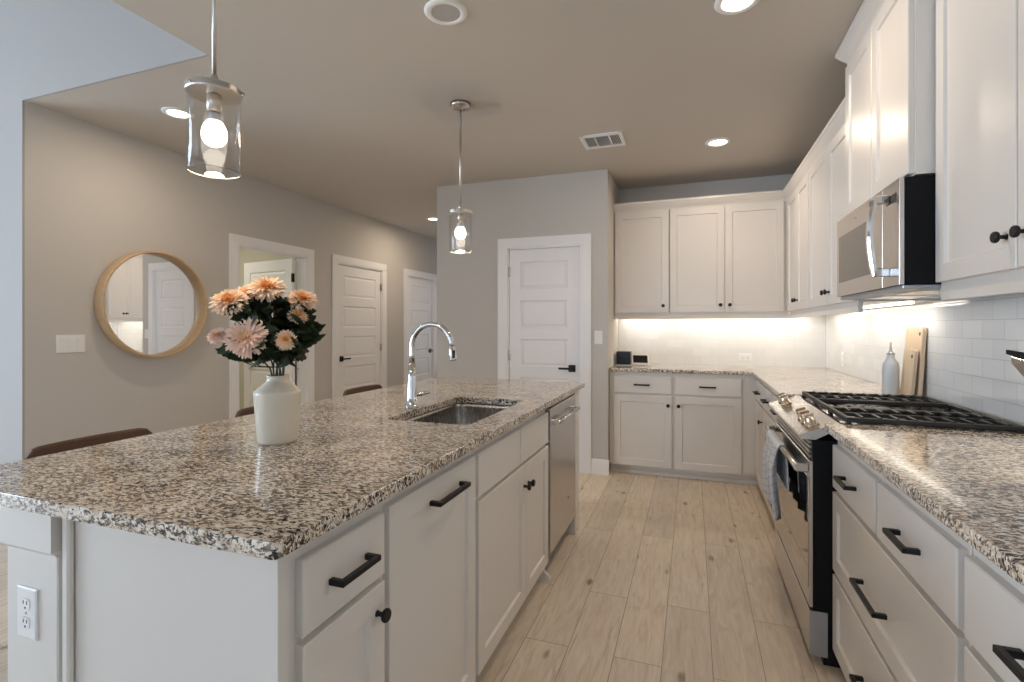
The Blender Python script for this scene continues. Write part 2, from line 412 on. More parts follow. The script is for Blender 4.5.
# ------------------------------------------------------------------ doors
def panel_door_mb(F, u0, u1, v0, v1, t=.036, stile=.105):
    mb = MB()
    H = v1-v0; top, bot, rail = .115, .20, .105; ph = (H-top-bot-4*rail)/5
    vl = [v0, v0+bot]
    for k in range(5):
        vl.append(vl[-1]+ph)
        if k < 4: vl.append(vl[-1]+rail)
    vl.append(v1); ul = [u0, u0+stile, u1-stile, u1]
    for side in (0, 1):
        w = t if side == 0 else 0; sg = -1 if side == 0 else 1
        for i in range(3):
            for j in range(len(vl)-1):
                a0,a1,b0,b1 = ul[i],ul[i+1],vl[j],vl[j+1]
                if i == 1 and j % 2 == 1:
                    R = lambda ins, dw: rect(a0,a1,b0,b1,w+sg*dw,ins)
                    mb.rings([R(0,0),R(.006,.009),(R(.016,.010)),R(.034,.004)], F, cap0=False)
                else: mb.quad([F(*p) for p in rect(a0,a1,b0,b1,w)])
    mb.rings([rect(u0,u1,v0,v1,0), rect(u0,u1,v0,v1,t)], F, cap0=False, cap1=False)
    bmesh.ops.remove_doubles(mb.bm, verts=mb.bm.verts[:], dist=.0002)
    return mb
def lever_mb(F, u, v, w, d):
    mb = MB(); mb.box((u-.031, v-.031, w), (u+.031, v+.031, w+.009), .002, F)
    mb.cyl(F(u,v,w+.008), F(u,v,w+.045), .010, 14)
    a, b = (u-.012, u+.115) if d > 0 else (u-.115, u+.012)
    mb.box((a, v-.009, w+.038), (b, v+.009, w+.050), .003, F); return mb
def hinge_mb(F, u, v, w):
    mb = MB(); mb.cyl(F(u,v-.045,w+.006), F(u,v+.045,w+.006), .006, 10); mb.box((u-.016,v-.045,w-.001),(u+.016,v+.045,w+.002),0,F); return mb
def casing(n, F, u0, u1, depth=.12, both=False):
    """trim around opening u0..u1, head DH"""
    cw = .090; mb = MB()
    prof = lambda a, b: [(a,0),(a,.012),(a+(b-a)*.25,.017),(b,.017),(b,0)]
    for (i0, o0) in ((u0+.004, u0-cw), (u1-.004, u1+cw)):
        P = prof(i0, o0)
        mb.rings([[(p, 0, q) for p, q in P], [(p, DH-.0045, q) for p, q in P]], F)
    P = prof(DH-.004, DH+cw-.003)
    mb.rings([[(u0-cw, p, q) for p, q in P], [(u1+cw, p, q) for p, q in P]], F)
    # jambs and head
    mb.box((u0, 0, -depth), (u0+.016, DH, 0), 0, F); mb.box((u1-.016, 0, -depth), (u1, DH, 0), 0, F); mb.box((u0, DH-.016, -depth), (u1, DH, 0), 0, F)
    return struct(mb.build('trim_%d' % n, M['trim']))
FL = Fr((LWX,0,0),(0,1,0),(1,0,0)); FP = Fr((0,PANY,0),(1,0,0),(0,-1,0))
casing(1, FL, *D1); casing(2, FL, *D2); casing(3, FL, *D3); casing(4, FP, *PD)
def shut_door(n, F, d, handle_right):
    FF = Fr(F.o - F.n*.046, F.u, F.n)
    o = struct(panel_door_mb(FF, d[0]+.019, d[1]-.019, .012, DH-.019).build('door_%d' % n, M['trim']))
    hu = d[1]-.019-.065 if handle_right else d[0]+.019+.065
    lever_mb(FF, hu, .915, .036, -1 if handle_right else 1).build('door_handle', M['black'], o)
    ku = d[0]+.014 if handle_right else d[1]-.014
    for v in (.25, 1.02, 1.80): hinge_mb(FF, ku, v, .040).build('hinge', M['nickel'], o)
shut_door(2, FL, D2, False); shut_door(3, FL, D3, True); shut_door(4, FP, PD, True)
# the open door, hinged on the far jamb, swung into the side room
dv = Vector((-.985, .17, 0)).normalized(); FO = Fr((LWX-.115, D1[1]-.050, 0), dv, (dv.y, -dv.x, 0) if dv.y*0-dv.x*-1 < 0 else (-dv.y, dv.x, 0))
if FO.n.y > 0: FO.n = -FO.n
o = struct(panel_door_mb(FO, 0, .822, .012, DH-.019).build('door_1', M['trim']))
lever_mb(FO, .757, .915, .036, -1).build('door_handle', M['black'], o)
for v in (.25, 1.02, 1.80):
    mb = MB(); mb.cyl(FO(-.008, v-.045, .018), FO(-.008, v+.045, .018), .007, 10); mb.box((-.008, v-.045, .016), (.012, v+.045, .037), .001, FO); mb.build('hinge', M['black'], o)

# baseboards
def baseboard(name, F, u0, u1):
    mb = MB(); P = [(0,0),(0,.014),(.095,.014),(.118,.010),(.13,.004),(.13,0)]
    mb.rings([[(u0,p,q) for p,q in P],[(u1,p,q) for p,q in P]], F); struct(mb.build(name, M['trim']))
baseboard('baseboard_left', FL, LIVY+.01, D1[0]-.092); baseboard('baseboard_left_middle', FL, D1[1]+.092, D2[0]-.092); baseboard('baseboard_left_far', FL, D2[1]+.092, D3[0]-.092)
baseboard('baseboard_pantry', FP, PD[1]+.092, PANX+.012); baseboard('baseboard_pantry_left', FP, PANL, PD[0]-.092)

# ------------------------------------------------------------------ ceiling fittings
def downlight(x, y, label, power):
    t = thing('recessed_light', label, 'ceiling light', (x,y,CEIL), 'recessed ceiling lights')
    mb = MB(); mb.lathe([(.062,-.004),(.066,-.008),(.085,-.007),(.092,-.001),(.092,0)], (x,y,CEIL), seg=32, cap0=False, cap1=False); mb.build('trim_ring', M['plate'], t)
    mb = MB(); mb.lathe([(.064,-.0045),(.040,-.006),(.001,-.0065)], (x,y,CEIL), seg=32, cap0=False); mb.build('lens', M['lamp'], t)
    area('downlight_beam', (x,y,CEIL-.02), (0,0,0), .12, .12, power, (1,.80,.60), PI, t, 'DISK')
CP = 6.6
downlight(.178, 4.04, 'lit recessed ceiling light in front of the corner wall cabinets', CP)
downlight(.178, 2.316, 'lit recessed ceiling light cut by the top edge above the range aisle', CP)
downlight(-3.108, 2.322, 'lit recessed ceiling light behind the near glass pendant, left wall side', CP)
downlight(-3.10, 5.70, 'small lit recessed ceiling light over the hallway beside the pantry corner', CP*1.5)
x, y = -1.011, 1.97
t = thing('ceiling_speaker', 'round white flush speaker with grey grille in the ceiling', 'speaker', (x,y,CEIL))
mb = MB(); mb.lathe([(.063,-.005),(.067,-.009),(.086,-.008),(.095,-.001),(.095,0)], (x,y,CEIL), seg=36, cap0=False, cap1=False); mb.build('rim', M['plate'], t)
mb = MB(); mb.lathe([(.064,-.005),(.04,-.006),(.001,-.0065)], (x,y,CEIL), seg=36, cap0=False); mb.build('grille', mat('grey_grille', (.42,.41,.40), .6), t)
# vent
x0,x1,y0,y1 = -.770,-.465,3.575,3.845
t = thing('ceiling_vent', 'white rectangular three-section air vent in the kitchen ceiling', 'vent', ((x0+x1)/2,(y0+y1)/2,CEIL))
mb = MB(); z0 = CEIL-.012
xs = [x0, x0+.030, x0+.098, x0+.108, x0+.200, x0+.210, x1-.030, x1]
for i in (0,2,4,6): mb.box((xs[i],y0,z0),(xs[i+1],y1,CEIL),.002)
for a,b in ((y0,y0+.035),(y1-.035,y1)): mb.box((x0+.01,a,z0+.001),(x1-.01,b,CEIL),.001)
mb.build('frame', M['plate'], t)
for k, (a, b) in enumerate(((xs[1],xs[2]),(xs[3],xs[4]),(xs[5],xs[6]))):
    mb = MB(); mb.box((a,y0+.03,CEIL-.0015),(b,y1-.03,CEIL-.0005),0,None,1)
    if k == 1:
        n = 12
        for q in range(n):
            yy = y0+.04+(y1-y0-.08)*q/(n-1); mb.rings([[(a,yy,CEIL-.009),(a,yy+.002,CEIL-.009),(a,yy+.008,CEIL-.002),(a,yy+.006,CEIL-.002)],[(b,yy,CEIL-.009),(b,yy+.002,CEIL-.009),(b,yy+.008,CEIL-.002),(b,yy+.006,CEIL-.002)]])
    else:
        n = 6; s = -1
        for q in range(n):
            xx = a+.004+(b-a-.012)*q/(n-1); mb.rings([[(xx,yy,CEIL-.009),(xx+.002,yy,CEIL-.009),(xx+.002+s*.006,yy,CEIL-.002),(xx+s*.006,yy,CEIL-.002)] for yy in (y0+.03,y1-.03)])
    mb.build('louvre', [M['plate'], M['hole']], t)

# pendants
def pendant(x, y, label):
    zt = 1.990; zb = 1.752
    t = thing('pendant_light', label, 'pendant light', (x,y,zb), 'glass pendants over the island')
    mb = MB(); mb.lathe([(.062,0),(.062,-.018),(.056,-.024),(.012,-.026),(.010,-.04)], (x,y,CEIL), seg=32); mb.build('canopy', M['nickel'], t)
    mb = MB(); mb.cyl((x,y,zt+.02),(x,y,CEIL-.02),.0065,14); mb.lathe([(.012,0),(.012,.03),(.007,.04)],(x,y,zt+.012),seg=16); mb.build('rod', M['nickel'], t)
    mb = MB(); mb.lathe([(.060,-.010),(.0745,-.010),(.076,-.006),(.076,.008),(.074,.010),(.012,.013)], (x,y,zt), seg=40, smooth=False)
    for k in range(3):
        a = k*2*PI/3+.5; mb.cyl((x+.074*math.cos(a),y+.074*math.sin(a),zt),(x+.084*math.cos(a),y+.084*math.sin(a),zt),.005,10)
    c = mb.build('cap', M['nickel'], t)
    mb = MB(); mb.lathe([(.020,0),(.020,.05),(.017,.055)], (x,y,zt-.062), seg=20); mb.build('socket', M['nickel'], c)
    mb = MB(); mb.lathe([(.067,zb),(.0685,zb-.001),(.070,zb),(.070,zt-.008),(.067,zt-.008),(.067,zb)], (x,y,0), seg=48, cap0=False, cap1=False); mb.lathe([(.0672,zb-.001),(.0686,zb-.0022),(.0700,zb-.001),(.0700,zb+.0006),(.0672,zb+.0006),(.0672,zb-.001)], (x,y,0), seg=48, mi=1, cap0=False, cap1=False); mb.build('glass_shade', [M['glass'], M['rim']], t)
    prof = [(.014,zt-.062),(.016,zt-.075),(.020,zt-.088),(.027,zt-.098),(.033,zt-.113),(.0345,zt-.125),(.033,zt-.140),(.026,zt-.153),(.013,zt-.161),(.001,zt-.163)]
    mb = MB(); mb.lathe(prof[:3], (x,y,0), seg=24, cap1=False, mi=1); mb.lathe(prof[2:], (x,y,0), seg=24, cap0=False); mb.build('bulb', [M['bulb'], M['plate']], t)
    l = bpy.data.lights.new('pendant_glow', 'POINT'); l.energy = 5; l.color = (1,.80,.58); l.shadow_soft_size = .03
    lo = bpy.data.objects.new('pendant_glow', l); COL.objects.link(lo); lo.parent = t; lo.location = (0,0,.015)
pendant(-1.345, 1.118, 'clear glass cylinder pendant hanging over the near island end, largest of the two')
pendant(-1.345, 2.814, 'clear glass cylinder pendant hanging over the far island end by the pantry')

# ------------------------------------------------------------------ island
IX = -.656; INY = .660; IFY = 3.235; ILX = -1.72       # worktop extents
FI = Fr((-.705,0,0),(0,1,0),(1,0,0))                    # island face frame plane
def rrect(x0,x1,y0,y1,r,n=6):
    pts = []
    for cx,cy,a0 in ((x1-r,y0+r,-PI/2),(x1-r,y1-r,0),(x0+r,y1-r,PI/2),(x0+r,y0+r,PI)):
        for k in range(n+1):
            a = a0+PI/2*k/n; pts.append((cx+r*math.cos(a), cy+r*math.sin(a)))
    return pts
def worktop(loops, name, label, bevel=.006, loc=None):
    bm = bmesh.new(); es = []
    for L in loops:
        v = [bm.verts.new((x,y,CZ0)) for x,y in L]
        es += [bm.edges.new((v[i], v[(i+1)%len(v)])) for i in range(len(v))]
    bmesh.ops.triangle_fill(bm, use_beauty=True, edges=es)
    r = bmesh.ops.extrude_face_region(bm, geom=bm.faces[:])
    bmesh.ops.translate(bm, vec=(0,0,CZ1-CZ0), verts=[g for g in r['geom'] if isinstance(g, bmesh.types.BMVert)])
    mb = MB(); mb.bm.free(); mb.bm = bm
    o = mb.build(name, M['granite'], None, bevel); tag(o, label, 'countertop'); return o
SK = (-1.142,-.775,1.690,2.360)
worktop([rrect(ILX,IX,INY,IFY,.012,3), rrect(*SK,.045)], 'island_countertop', 'large speckled granite countertop on the white island, with sink cut-out')

# island cabinets
g = 'island cabinets'
def island_unit(name, label, y0, y1, cat='cabinet', x_back=-1.27):
    t = thing(name, label, cat, (-.98,(y0+y1)/2,0))
    return t
def carcass(t, y0, y1, toe=True, hollow=False):
    mb = MB()
    if hollow:
        mb.box((-1.27,y0,.10),(-.705,y0+.018,CZ0)); mb.box((-1.27,y1-.018,.10),(-.705,y1,CZ0)); mb.box((-1.27,y0+.018,.10),(-.705,y1-.018,.118)); mb.box((-1.27,y0+.018,.118),(-1.255,y1-.018,CZ0))
        mb.box((-.725,y0+.018,.118),(-.705,y1-.018,.70)); mb.box((-.725,y0+.018,.70),(-.705,y1-.018,CZ0))
    else: mb.box((-1.27,y0,.10),(-.705,y1,CZ0))
    mb.box((-1.27,y0,0),(-.765,y1,.10))
    return mb.build('cabinet_body', M['cab'], t)
t = island_unit('base_cabinet','narrow white island cabinet with drawer over knobbed door, nearest the camera', .725, 1.03)
carcass(t, .725, 1.03)
add_drawer(FI, t, .757, 1.022, .705, .852); add_door(FI, t, .757, 1.022, .10, .690, (.990, .628))
t = island_unit('base_cabinet','white island cabinet with one tall pull-out door and bar handle', 1.03, 1.565)
carcass(t, 1.03, 1.565)
d = shaker(FI, 1.042, 1.552, .10, .858).build('door', M['cab'], t); pull_mb(FI, 1.335, .800, .02, .20, th=.013).build('handle', M['black'], d)
t = island_unit('sink_base_cabinet','white island sink cabinet with two knobbed doors under two false drawer fronts', 1.565, 2.47)
carcass(t, 1.565, 2.47, hollow=True)
slabfront(FI, 1.578, 2.018, .705, .858).build('drawer_front', M['cab'], t); slabfront(FI, 2.028, 2.458, .705, .858).build('drawer_front', M['cab'], t)
add_door(FI, t, 1.578, 2.093, .10, .690, (2.068, .600)); add_door(FI, t, 2.098, 2.458, .10, .690, (2.124, .600))
def foot(t, y, s):
    mb = MB(); P = [(0,0),(.072,0),(.076,.02),(.066,.035),(.050,.045),(.042,.065),(.046,.10),(0,.10)]
    mb.prism([(a, b) for a, b in P], y-.009, y+.009, Fr((-.752,0,0),(0,1,0),(1,0,0)).__call__ if False else (lambda t_, p, q: Vector((-.752+p, t_, q))))
    mb.build('foot', M['cab'], t)
foot(t, 2.462, 1)
# dishwasher
t = thing('dishwasher', 'stainless steel dishwasher with bar handle in the island', 'dishwasher', (-.98,2.79,0))
y0, y1 = 2.483, 3.062
mb = MB(); mb.box((-1.25,y0,.10),(-.715,y1,.885)); mb.build('tub', M['grey'], t)
mb = MB(); mb.box((-.713,y0+.003,.125),(-.680,y1-.003,.872),.004,None,0,2); dd = mb.build('door', M['steel'], t)
mb = MB(); mb.box((-.70,y0+.003,.8735),(-.684,y1-.003,.884),.001); mb.build('control_strip', M['blackgloss'], t)
mb = MB(); mb.box((-1.25,y0,.0),(-.775,y1,.10)); mb.build('toe_plate', M['black'], t)
mb = MB(); mb.tube([(-.650,y0+.02,.795),(-.650,y1-.05,.795)], .011, 16)
for yy in (y0+.045, y1-.075): mb.box((-.682,yy-.012,.783),(-.650,yy+.012,.807),.003)
mb.build('handle', M['chrome'], dd)
mb = MB(); mb.lathe([(.010,0),(.010,.0015),(.008,.002)], (-.680,(y0+y1)/2+.1,.30), (1,0,0), 16); mb.build('badge', M['grey'], dd)
# end panel (far)
t = thing('island_end_panel','narrow white island end panel beyond the dishwasher', 'cabinet panel', (-.98,3.12,0))
mb = MB(); mb.box((-1.27,3.070,0),(-.682,3.165,CZ0),.002); mb.build('panel', M['cab'], t)
foot(t, 3.13, 1)
# near end panel and the knee wall with its capped post
t = thing('island_side_panel', 'broad flat white panel closing the near end of the island', 'cabinet panel', (-.98,.715,0))
mb = MB(); mb.box((-1.272,.705,0),(-.705,.724,CZ0),.001); mb.build('panel', M['cab'], t)
mb = MB(); mb.box((-.7045,.700,0),(-.6905,.7245,CZ0-.0005),.001); mb.build('edge_strip', M['cab'], t)
mb = MB(); mb.box((-1.272,.690,0),(-1.250,.7045,CZ0-.001),.004); mb.build('moulding', M['cab'], t)
t = thing('island_knee_wall', 'white knee wall behind the island cabinets, its near post capped', 'knee wall', (-1.385,1.95,0))
mb = MB(); mb.box((-1.496,.705,0),(-1.312,3.165,CZ0-.001),.003); mb.build('post', M['cab'], t)
mb = MB()
def capring(i, z): return [(-1.496-i,.705-i,z),(-1.312+i,.705-i,z),(-1.312+i,3.165+i,z),(-1.496-i,3.165+i,z)]
mb.rings([capring(.001,.785),capring(.004,.785),capring(.012,.795),capring(.026,.805),capring(.026,CZ0-.002),capring(.001,CZ0-.002)], None, 0, True, True)
mb.build('cap_moulding', M['cab'], t)
mb = MB(); mb.rings([capring(.001,.0),capring(.014,.0),capring(.014,.09),capring(.006,.11),capring(.001,.11)]); mb.build('base_moulding', M['cab'], t)

def outlet(name, label, F, u, v, horizontal=False, tile=False):
    t = thing(name, label, 'outlet', tuple(F(u,v,0)))
    hw, hh = (.057,.035) if horizontal else (.035,.057)
    mb = MB(); mb.rings([rect(u-hw,u+hw,v-hh,v+hh,0), rect(u-hw,u+hw,v-hh,v+hh,.004), rect(u-hw,u+hw,v-hh,v+hh,.006,.003)], F); mb.build('cover_plate', M['plate'], t)
    for s in (-1,1):
        cu, cv = (u+s*.021, v) if horizontal else (u, v+s*.021)
        mb = MB(); ex, ey = (.015,.013) if not horizontal else (.013,.015)
        mb.rings([[(cu+p*ex*2-ex*0, cv+q*ey*2, w) for p,q in ((-.5,-.3),(-.3,-.5),(.3,-.5),(.5,-.3),(.5,.3),(.3,.5),(-.3,.5),(-.5,.3))] for w in (.0055,.0078)], F)
        for du in (-.006,.006):
            a, b = (du, .004) if not horizontal else (.004, du)
            mb.box((cu+a-.0012, cv+b-.004, .0075),(cu+a+.0012, cv+b+.004, .0082),0,F,1)
        mb.lathe([(.0026,0),(.0026,.0008)], F(cu,cv-.008,.0075), F.n, 10, 1)
        mb.build('socket', [M['plate'], M['slot']], t)
    mb = MB(); mb.lathe([(.003,0),(.003,.001)], F(u,v,.0058), F.n, 10); mb.build('screw', M['grey'], t)
FN = Fr((0,.705,0),(1,0,0),(0,-1,0))
outlet('power_outlet', 'white duplex outlet on the near post of the island', FN, -1.412, .645)

# sink
t = thing('kitchen_sink', 'undermount stainless steel sink bowl set in the island granite', 'sink', ((SK[0]+SK[1])/2,(SK[2]+SK[3])/2,.68))
mb = MB(); a = (-.006,)
def sr(i, z, r): return [(x,y,z) for x,y in rrect(SK[0]-i,SK[1]+i,SK[2]-i,SK[3]+i,max(r,.01),6)]
mb.rings([sr(.022,CZ0-.001,.06), sr(.004,CZ0-.001,.048), sr(.004,CZ0-.02,.048), sr(-.004,.72,.045), sr(-.012,.705,.04), sr(-.030,.695,.03)], None, 0, False, True, True)
mb.build('bowl', M['steelv'], t, normals=False)
mb = MB(); mb.lathe([(.045,.002),(.043,.004),(.034,.004),(.030,-.002),(.001,-.002)], ((SK[0]+SK[1])/2,(SK[2]+SK[3])/2,.695), seg=24); mb.build('drain', M['chrome'], t)
# faucet
fx, fy = -1.192, 1.990
t = thing('kitchen_faucet', 'tall chrome gooseneck pull-down faucet behind the sink', 'faucet', (fx,fy,CZ1))
mb = MB(); mb.lathe([(.031,0),(.031,.006),(.027,.008),(.024,.05),(.019,.13),(.0145,.20)], (fx,fy,CZ1), seg=28); mb.build('base', M['chrome'], t)
R = .100; zc = 1.200; pts = [(fx,fy,1.125),(fx,fy,1.16)]
for k in range(0, 19):
    a = PI - (PI*1.0)*k/18; pts.append((fx+R+R*math.cos(a), fy, zc+R*math.sin(a)))
mb = MB(); mb.tube(pts, .0125, 16); mb.build('spout', M['chrome'], t)
ex = fx+2*R
mb = MB(); mb.lathe([(.0125,.004),(.015,0),(.016,-.03),(.0175,-.055),(.016,-.060),(.010,-.060)], (ex,fy,zc), (-.10,0,1), 20); h = mb.build('spray_head', M['chrome'], t)
mb = MB(); mb.box((ex+.007,fy-.020,zc-.048),(ex+.021,fy-.008,zc-.012),.004); mb.build('spray_button', M['black'], h)
mb = MB(); mb.cyl((fx,fy,CZ1+.055),(fx+.03,fy+.035,CZ1+.055),.011,16); mb.tube([(fx+.025,fy+.03,CZ1+.055),(fx+.045,fy+.05,CZ1+.060),(fx+.056,fy+.062,CZ1+.064)], [.009,.008,.007], 12); mb.build('lever', M['chrome'], t)

# vase
vx, vy = -1.232, 1.248
t = thing('flower_vase', 'cream ceramic shouldered vase on the island granite, holding flowers', 'vase', (vx,vy,CZ1))
mb = MB(); mb.lathe([(.052,0),(.057,.002),(.059,.010),(.0645,.08),(.0695,.150),(.0700,.155),(.0690,.160),(.0660,.163),(.050,.177),(.036,.189),(.0325,.194),(.0320,.204),(.0345,.207),(.033,.210),(.028,.208),(.0255,.20),(.026,.19),(.04,.17),(.06,.15),(.052,.02),(.001,.012)], (vx,vy,CZ1), seg=48, cap1=False); mb.build('vase_body', M['vase'], t)
# flowers: each stem is its own thing
CF = Vector((vx, vy, 0)).normalized(); CR = Vector((CF.y, -CF.x, 0))   # away from the room's aisle corner, and across the bouquet
def flower_head(c, dirn, r, pink, seed):
    rnd = random.Random(seed); mb = MB(); d = Vector(dirn).normalized(); q = Vector((0,0,1)).rotation_difference(d)
    for li, (el, ln, cnt, mi, wd) in enumerate(((-.30,1.0,24,0,.085),(-.05,1.06,24,0,.085),(.2,1.03,24,0,.085),(.45,.95,22,0,.085),(.68,.84,18,1,.08),(.92,.70,14,1,.08),(1.15,.56,10,2,.075),(1.38,.46,6,2,.07))):
        for k in range(cnt):
            a = 2*PI*(k+.5*(li%2))/cnt + rnd.uniform(-.1,.1); e = el + rnd.uniform(-.1,.1); L = r*ln*rnd.uniform(.9,1.08)
            o = Vector((math.cos(a)*math.cos(e), math.sin(a)*math.cos(e), math.sin(e)*.85)); s = Vector((-math.sin(a), math.cos(a), 0)); up = s.cross(o)*-1
            W = r*wd
            rows = []
            for tt, ww in ((.12,.35),(.5,.8),(.8,1.0),(1.0,.35)):
                p = o*L*tt + up*(-.10*r*tt*tt); rows.append((p - s*W*ww + up*W*.35*ww, p, p + s*W*ww + up*W*.35*ww))
            vv = [[mb.bm.verts.new(Vector(c) + q @ x) for x in row] for row in rows]
            for A, B in zip(vv, vv[1:]):
                for i in range(2):
                    f = mb.bm.faces.new((A[i],A[i+1],B[i+1],B[i])); f.material_index = mi; f.smooth = True
    mb.lathe([(r*.05,-.28*r),(r*.22,-.2*r),(r*.30,0),(r*.22,.16*r),(.001,.24*r)], c, d, 12, 2)
    return mb, ([M['pink_out'],M['pink_mid'],M['petal_mid']] if pink else [M['petal_out'],M['petal_mid'],M['petal_in']])
def leaf_mb(p, d, L, W, seed):
    rnd = random.Random(seed); mb = MB(); d = Vector(d).normalized(); s = d.cross(Vector((0,0,1)))
    s = s.normalized() if s.length > .1 else Vector((1,0,0)); s = Matrix.Rotation(rnd.choice((-1,1))*rnd.uniform(.7,1.35), 3, d) @ s; n = s.cross(d); p = Vector(p)
    prof = [(0,.06),(.15,.35),(.25,.75),(.32,.55),(.45,1.0),(.54,.7),(.66,.9),(.74,.55),(.86,.45),(1,.02)]
    rows = []
    for t_, w in prof:
        c = p + d*L*t_ - n*(L*.25*t_*t_); rows.append((c - s*W*w + n*W*.25*w, c, c + s*W*w + n*W*.25*w))
    vv = [[mb.bm.verts.new(x) for x in row] for row in rows]
    for A, B in zip(vv, vv[1:]):
        for i in range(2): mb.bm.faces.new((A[i],A[i+1],B[i+1],B[i])).smooth = True
    bmesh.ops.solidify(mb.bm, geom=mb.bm.faces[:], thickness=.0006)
    return mb
PXM = 1.60/504
def bpos(px, py, depth):
    """place in the bouquet: sideways/height offsets measured from the vase neck, plus depth towards (-) or away (+)"""
    return Vector((vx,vy,0)) + CR*((px-276.5)*PXM*.92) + CF*depth + Vector((0,0,CZ1+.205+(378-py)*PXM*.94))
FLOWERS = [ # px, py, radius, depth, pink, label
 (231,300,.047,-.03,False,'pale peach chrysanthemum reaching upper left of the vase bouquet'),
 (266,285,.050,.01,False,'orange-hearted chrysanthemum topmost in the vase bouquet'),
 (248,290,.040,.06,False,'peach chrysanthemum tucked between the topmost and upper left blooms'),
 (301,296,.043,.00,False,'golden peach chrysanthemum at upper right of the vase bouquet'),
 (279,306,.034,.03,False,'pale chrysanthemum behind the leaves at the bouquet centre'),
 (296,314,.028,-.03,False,'small golden chrysanthemum just below the upper right bloom'),
 (247,336,.053,-.06,True,'large pale pink chrysanthemum at lower left front of the bouquet'),
 (221,334,.027,-.02,True,'small pink chrysanthemum bud at the far left of the bouquet'),
 (284,339,.029,-.07,False,'small orange chrysanthemum low in the bouquet centre front'),
 (309,325,.020,.03,True,'tiny half-hidden pink chrysanthemum at the right of the bouquet'),
]
for i, (px, py, r, dep, pink, lab) in enumerate(FLOWERS):
    hp = bpos(px, py, dep); a = i*2.4
    base = Vector((vx+.012*math.cos(a), vy+.012*math.sin(a), CZ1+.03)); neck = Vector((vx+.016*math.cos(a), vy+.016*math.sin(a), CZ1+.215))
    t = thing('chrysanthemum_stem', lab, 'flower', tuple(base), 'chrysanthemums in the vase')
    m1 = neck.lerp(hp, .5) + Vector((0,0,.02))
    out = (hp - (neck+Vector((0,0,.03)))).normalized()
    fd = (out*.45 - CF*(.95 if i in (6,8) else .6) + Vector((0,0,.5 if i not in (6,8) else .25))).normalized()
    pts = []
    ctrl = [base, neck, m1, hp - fd*r*.2]
    for k in range(9):
        u = k/8*3; j = min(int(u), 2); f = u-j
        P0 = ctrl[max(j-1,0)]; P1 = ctrl[j]; P2 = ctrl[j+1]; P3 = ctrl[min(j+2,3)]
        pts.append(.5*((2*P1)+(P2-P0)*f+(2*P0-5*P1+4*P2-P3)*f*f+(3*P1-P0-3*P2+P3)*f**3))
    mb = MB(); mb.tube(pts, .0024, 8); mb.build('stem', M['stem'], t)
    mb, ms = flower_head(hp, fd, r*1.12, pink, i); mb.build('flower_head', ms, t, normals=False)
    rnd = random.Random(i+40)
    for k in range(15):
        u = rnd.uniform(.25,.86); p = neck.lerp(m1, u*2) if u < .5 else m1.lerp(hp, (u-.5)*2)
        dd_ = (CR*rnd.uniform(-1,1) + CF*rnd.uniform(-.9,.6) + Vector((0,0,rnd.uniform(-.1,.7)))).normalized()
        leaf_mb(p, dd_, rnd.uniform(.055,.085), rnd.uniform(.022,.034), i*10+k).build('leaf', M['leaf'], t)
    if i in (9, 3, 7, 0):
        sgn = 1 if i in (9,3) else -1
        tgt = bpos(322 if sgn > 0 else 226, (334 if i == 9 else 322) if sgn > 0 else 352, -.02)
        mid = neck.lerp(tgt, .6); dd_ = (tgt-mid).normalized()
        leaf_mb(mid, dd_+Vector((0,0,.15)), .085, .017, 200+i).build('leaf', M['leaf'], t); mb = MB(); mb.tube([neck+Vector((0,0,.02)), neck.lerp(mid,.6), mid], .0016, 6); mb.build('leaf_stalk', M['stem'], t)

# stools
def stool(y, label):
    W = .39; x0, x1 = -1.93, -1.56; y0, y1 = y, y+W
    t = thing('counter_stool', label, 'stool', ((x0+x1)/2,(y0+y1)/2,0), 'wooden stools along the island')
    mb = MB(); mb.rings([[(x,yy,z) for x,yy in rrect(x0+.01+i,x1-i,y0+i,y1-i,.05,5)] for z,i in ((.600,.006),(.606,0),(.632,0),(.640,.008))]); mb.build('seat', M['walnut'], t)
    for sx, sy in ((0,0),(0,1),(1,0),(1,1)):
        tx = x0+.05 if sx == 0 else x1-.05; ty = y0+.05 if sy == 0 else y1-.05
        bx_ = tx + (-.03 if sx == 0 else .02); by = ty + (-.03 if sy == 0 else .03)
        mb = MB(); mb.cyl((bx_,by,0),(tx,ty,.602),.013,14,0,.018); mb.build('leg', M['walnut'], t)
    for yy in (y0+.04, y1-.04):
        mb = MB(); mb.tube([(x0+.04,yy,.62),(x0+.012,yy,.75),(x0+.004,yy,.84)], .012, 12); mb.build('back_post', M['walnut'], t)
    # curved back rail with rounded upper corners
    mb = MB(); n = 18; prof = []
    rows = []
    for k in range(n+1):
        u = -1+2*k/n; yy = (y0+y1)/2 + u*W/2; bow = .03*(1-u*u); top = .914 - .030*max(0,(abs(u)-.82)/.18)**2; bot = .745 + .02*max(0,(abs(u)-.82)/.18)**2
        xx = x0 - bow + .012
        rows.append([(xx-.009,yy,bot),(xx+.009,yy,bot),(xx+.010,yy,top-.006),(xx+.005,yy,top),(xx-.005,yy,top),(xx-.010,yy,top-.006)])
    mb.rings(rows, None, 0, True, True, False); mb.build('backrest', M['walnut'], t)
    mb = MB()
    for yy in (y0+.03, y1-.03): mb.cyl((x0+.03,yy,.22),(x1-.04,yy,.22),.009,10)
    mb.cyl((x1-.037,y0+.03,.22),(x1-.037,y1-.03,.22),.009,10); mb.build('footrest', M['walnut'], t)
stool(.945, 'brown wooden stool nearest the camera, back rail rising behind the granite at left')
stool(1.700, 'middle brown wooden stool, its back rail half hidden behind the cream vase')
stool(2.440, 'farthest brown wooden stool, back rail rising before the shut middle door')

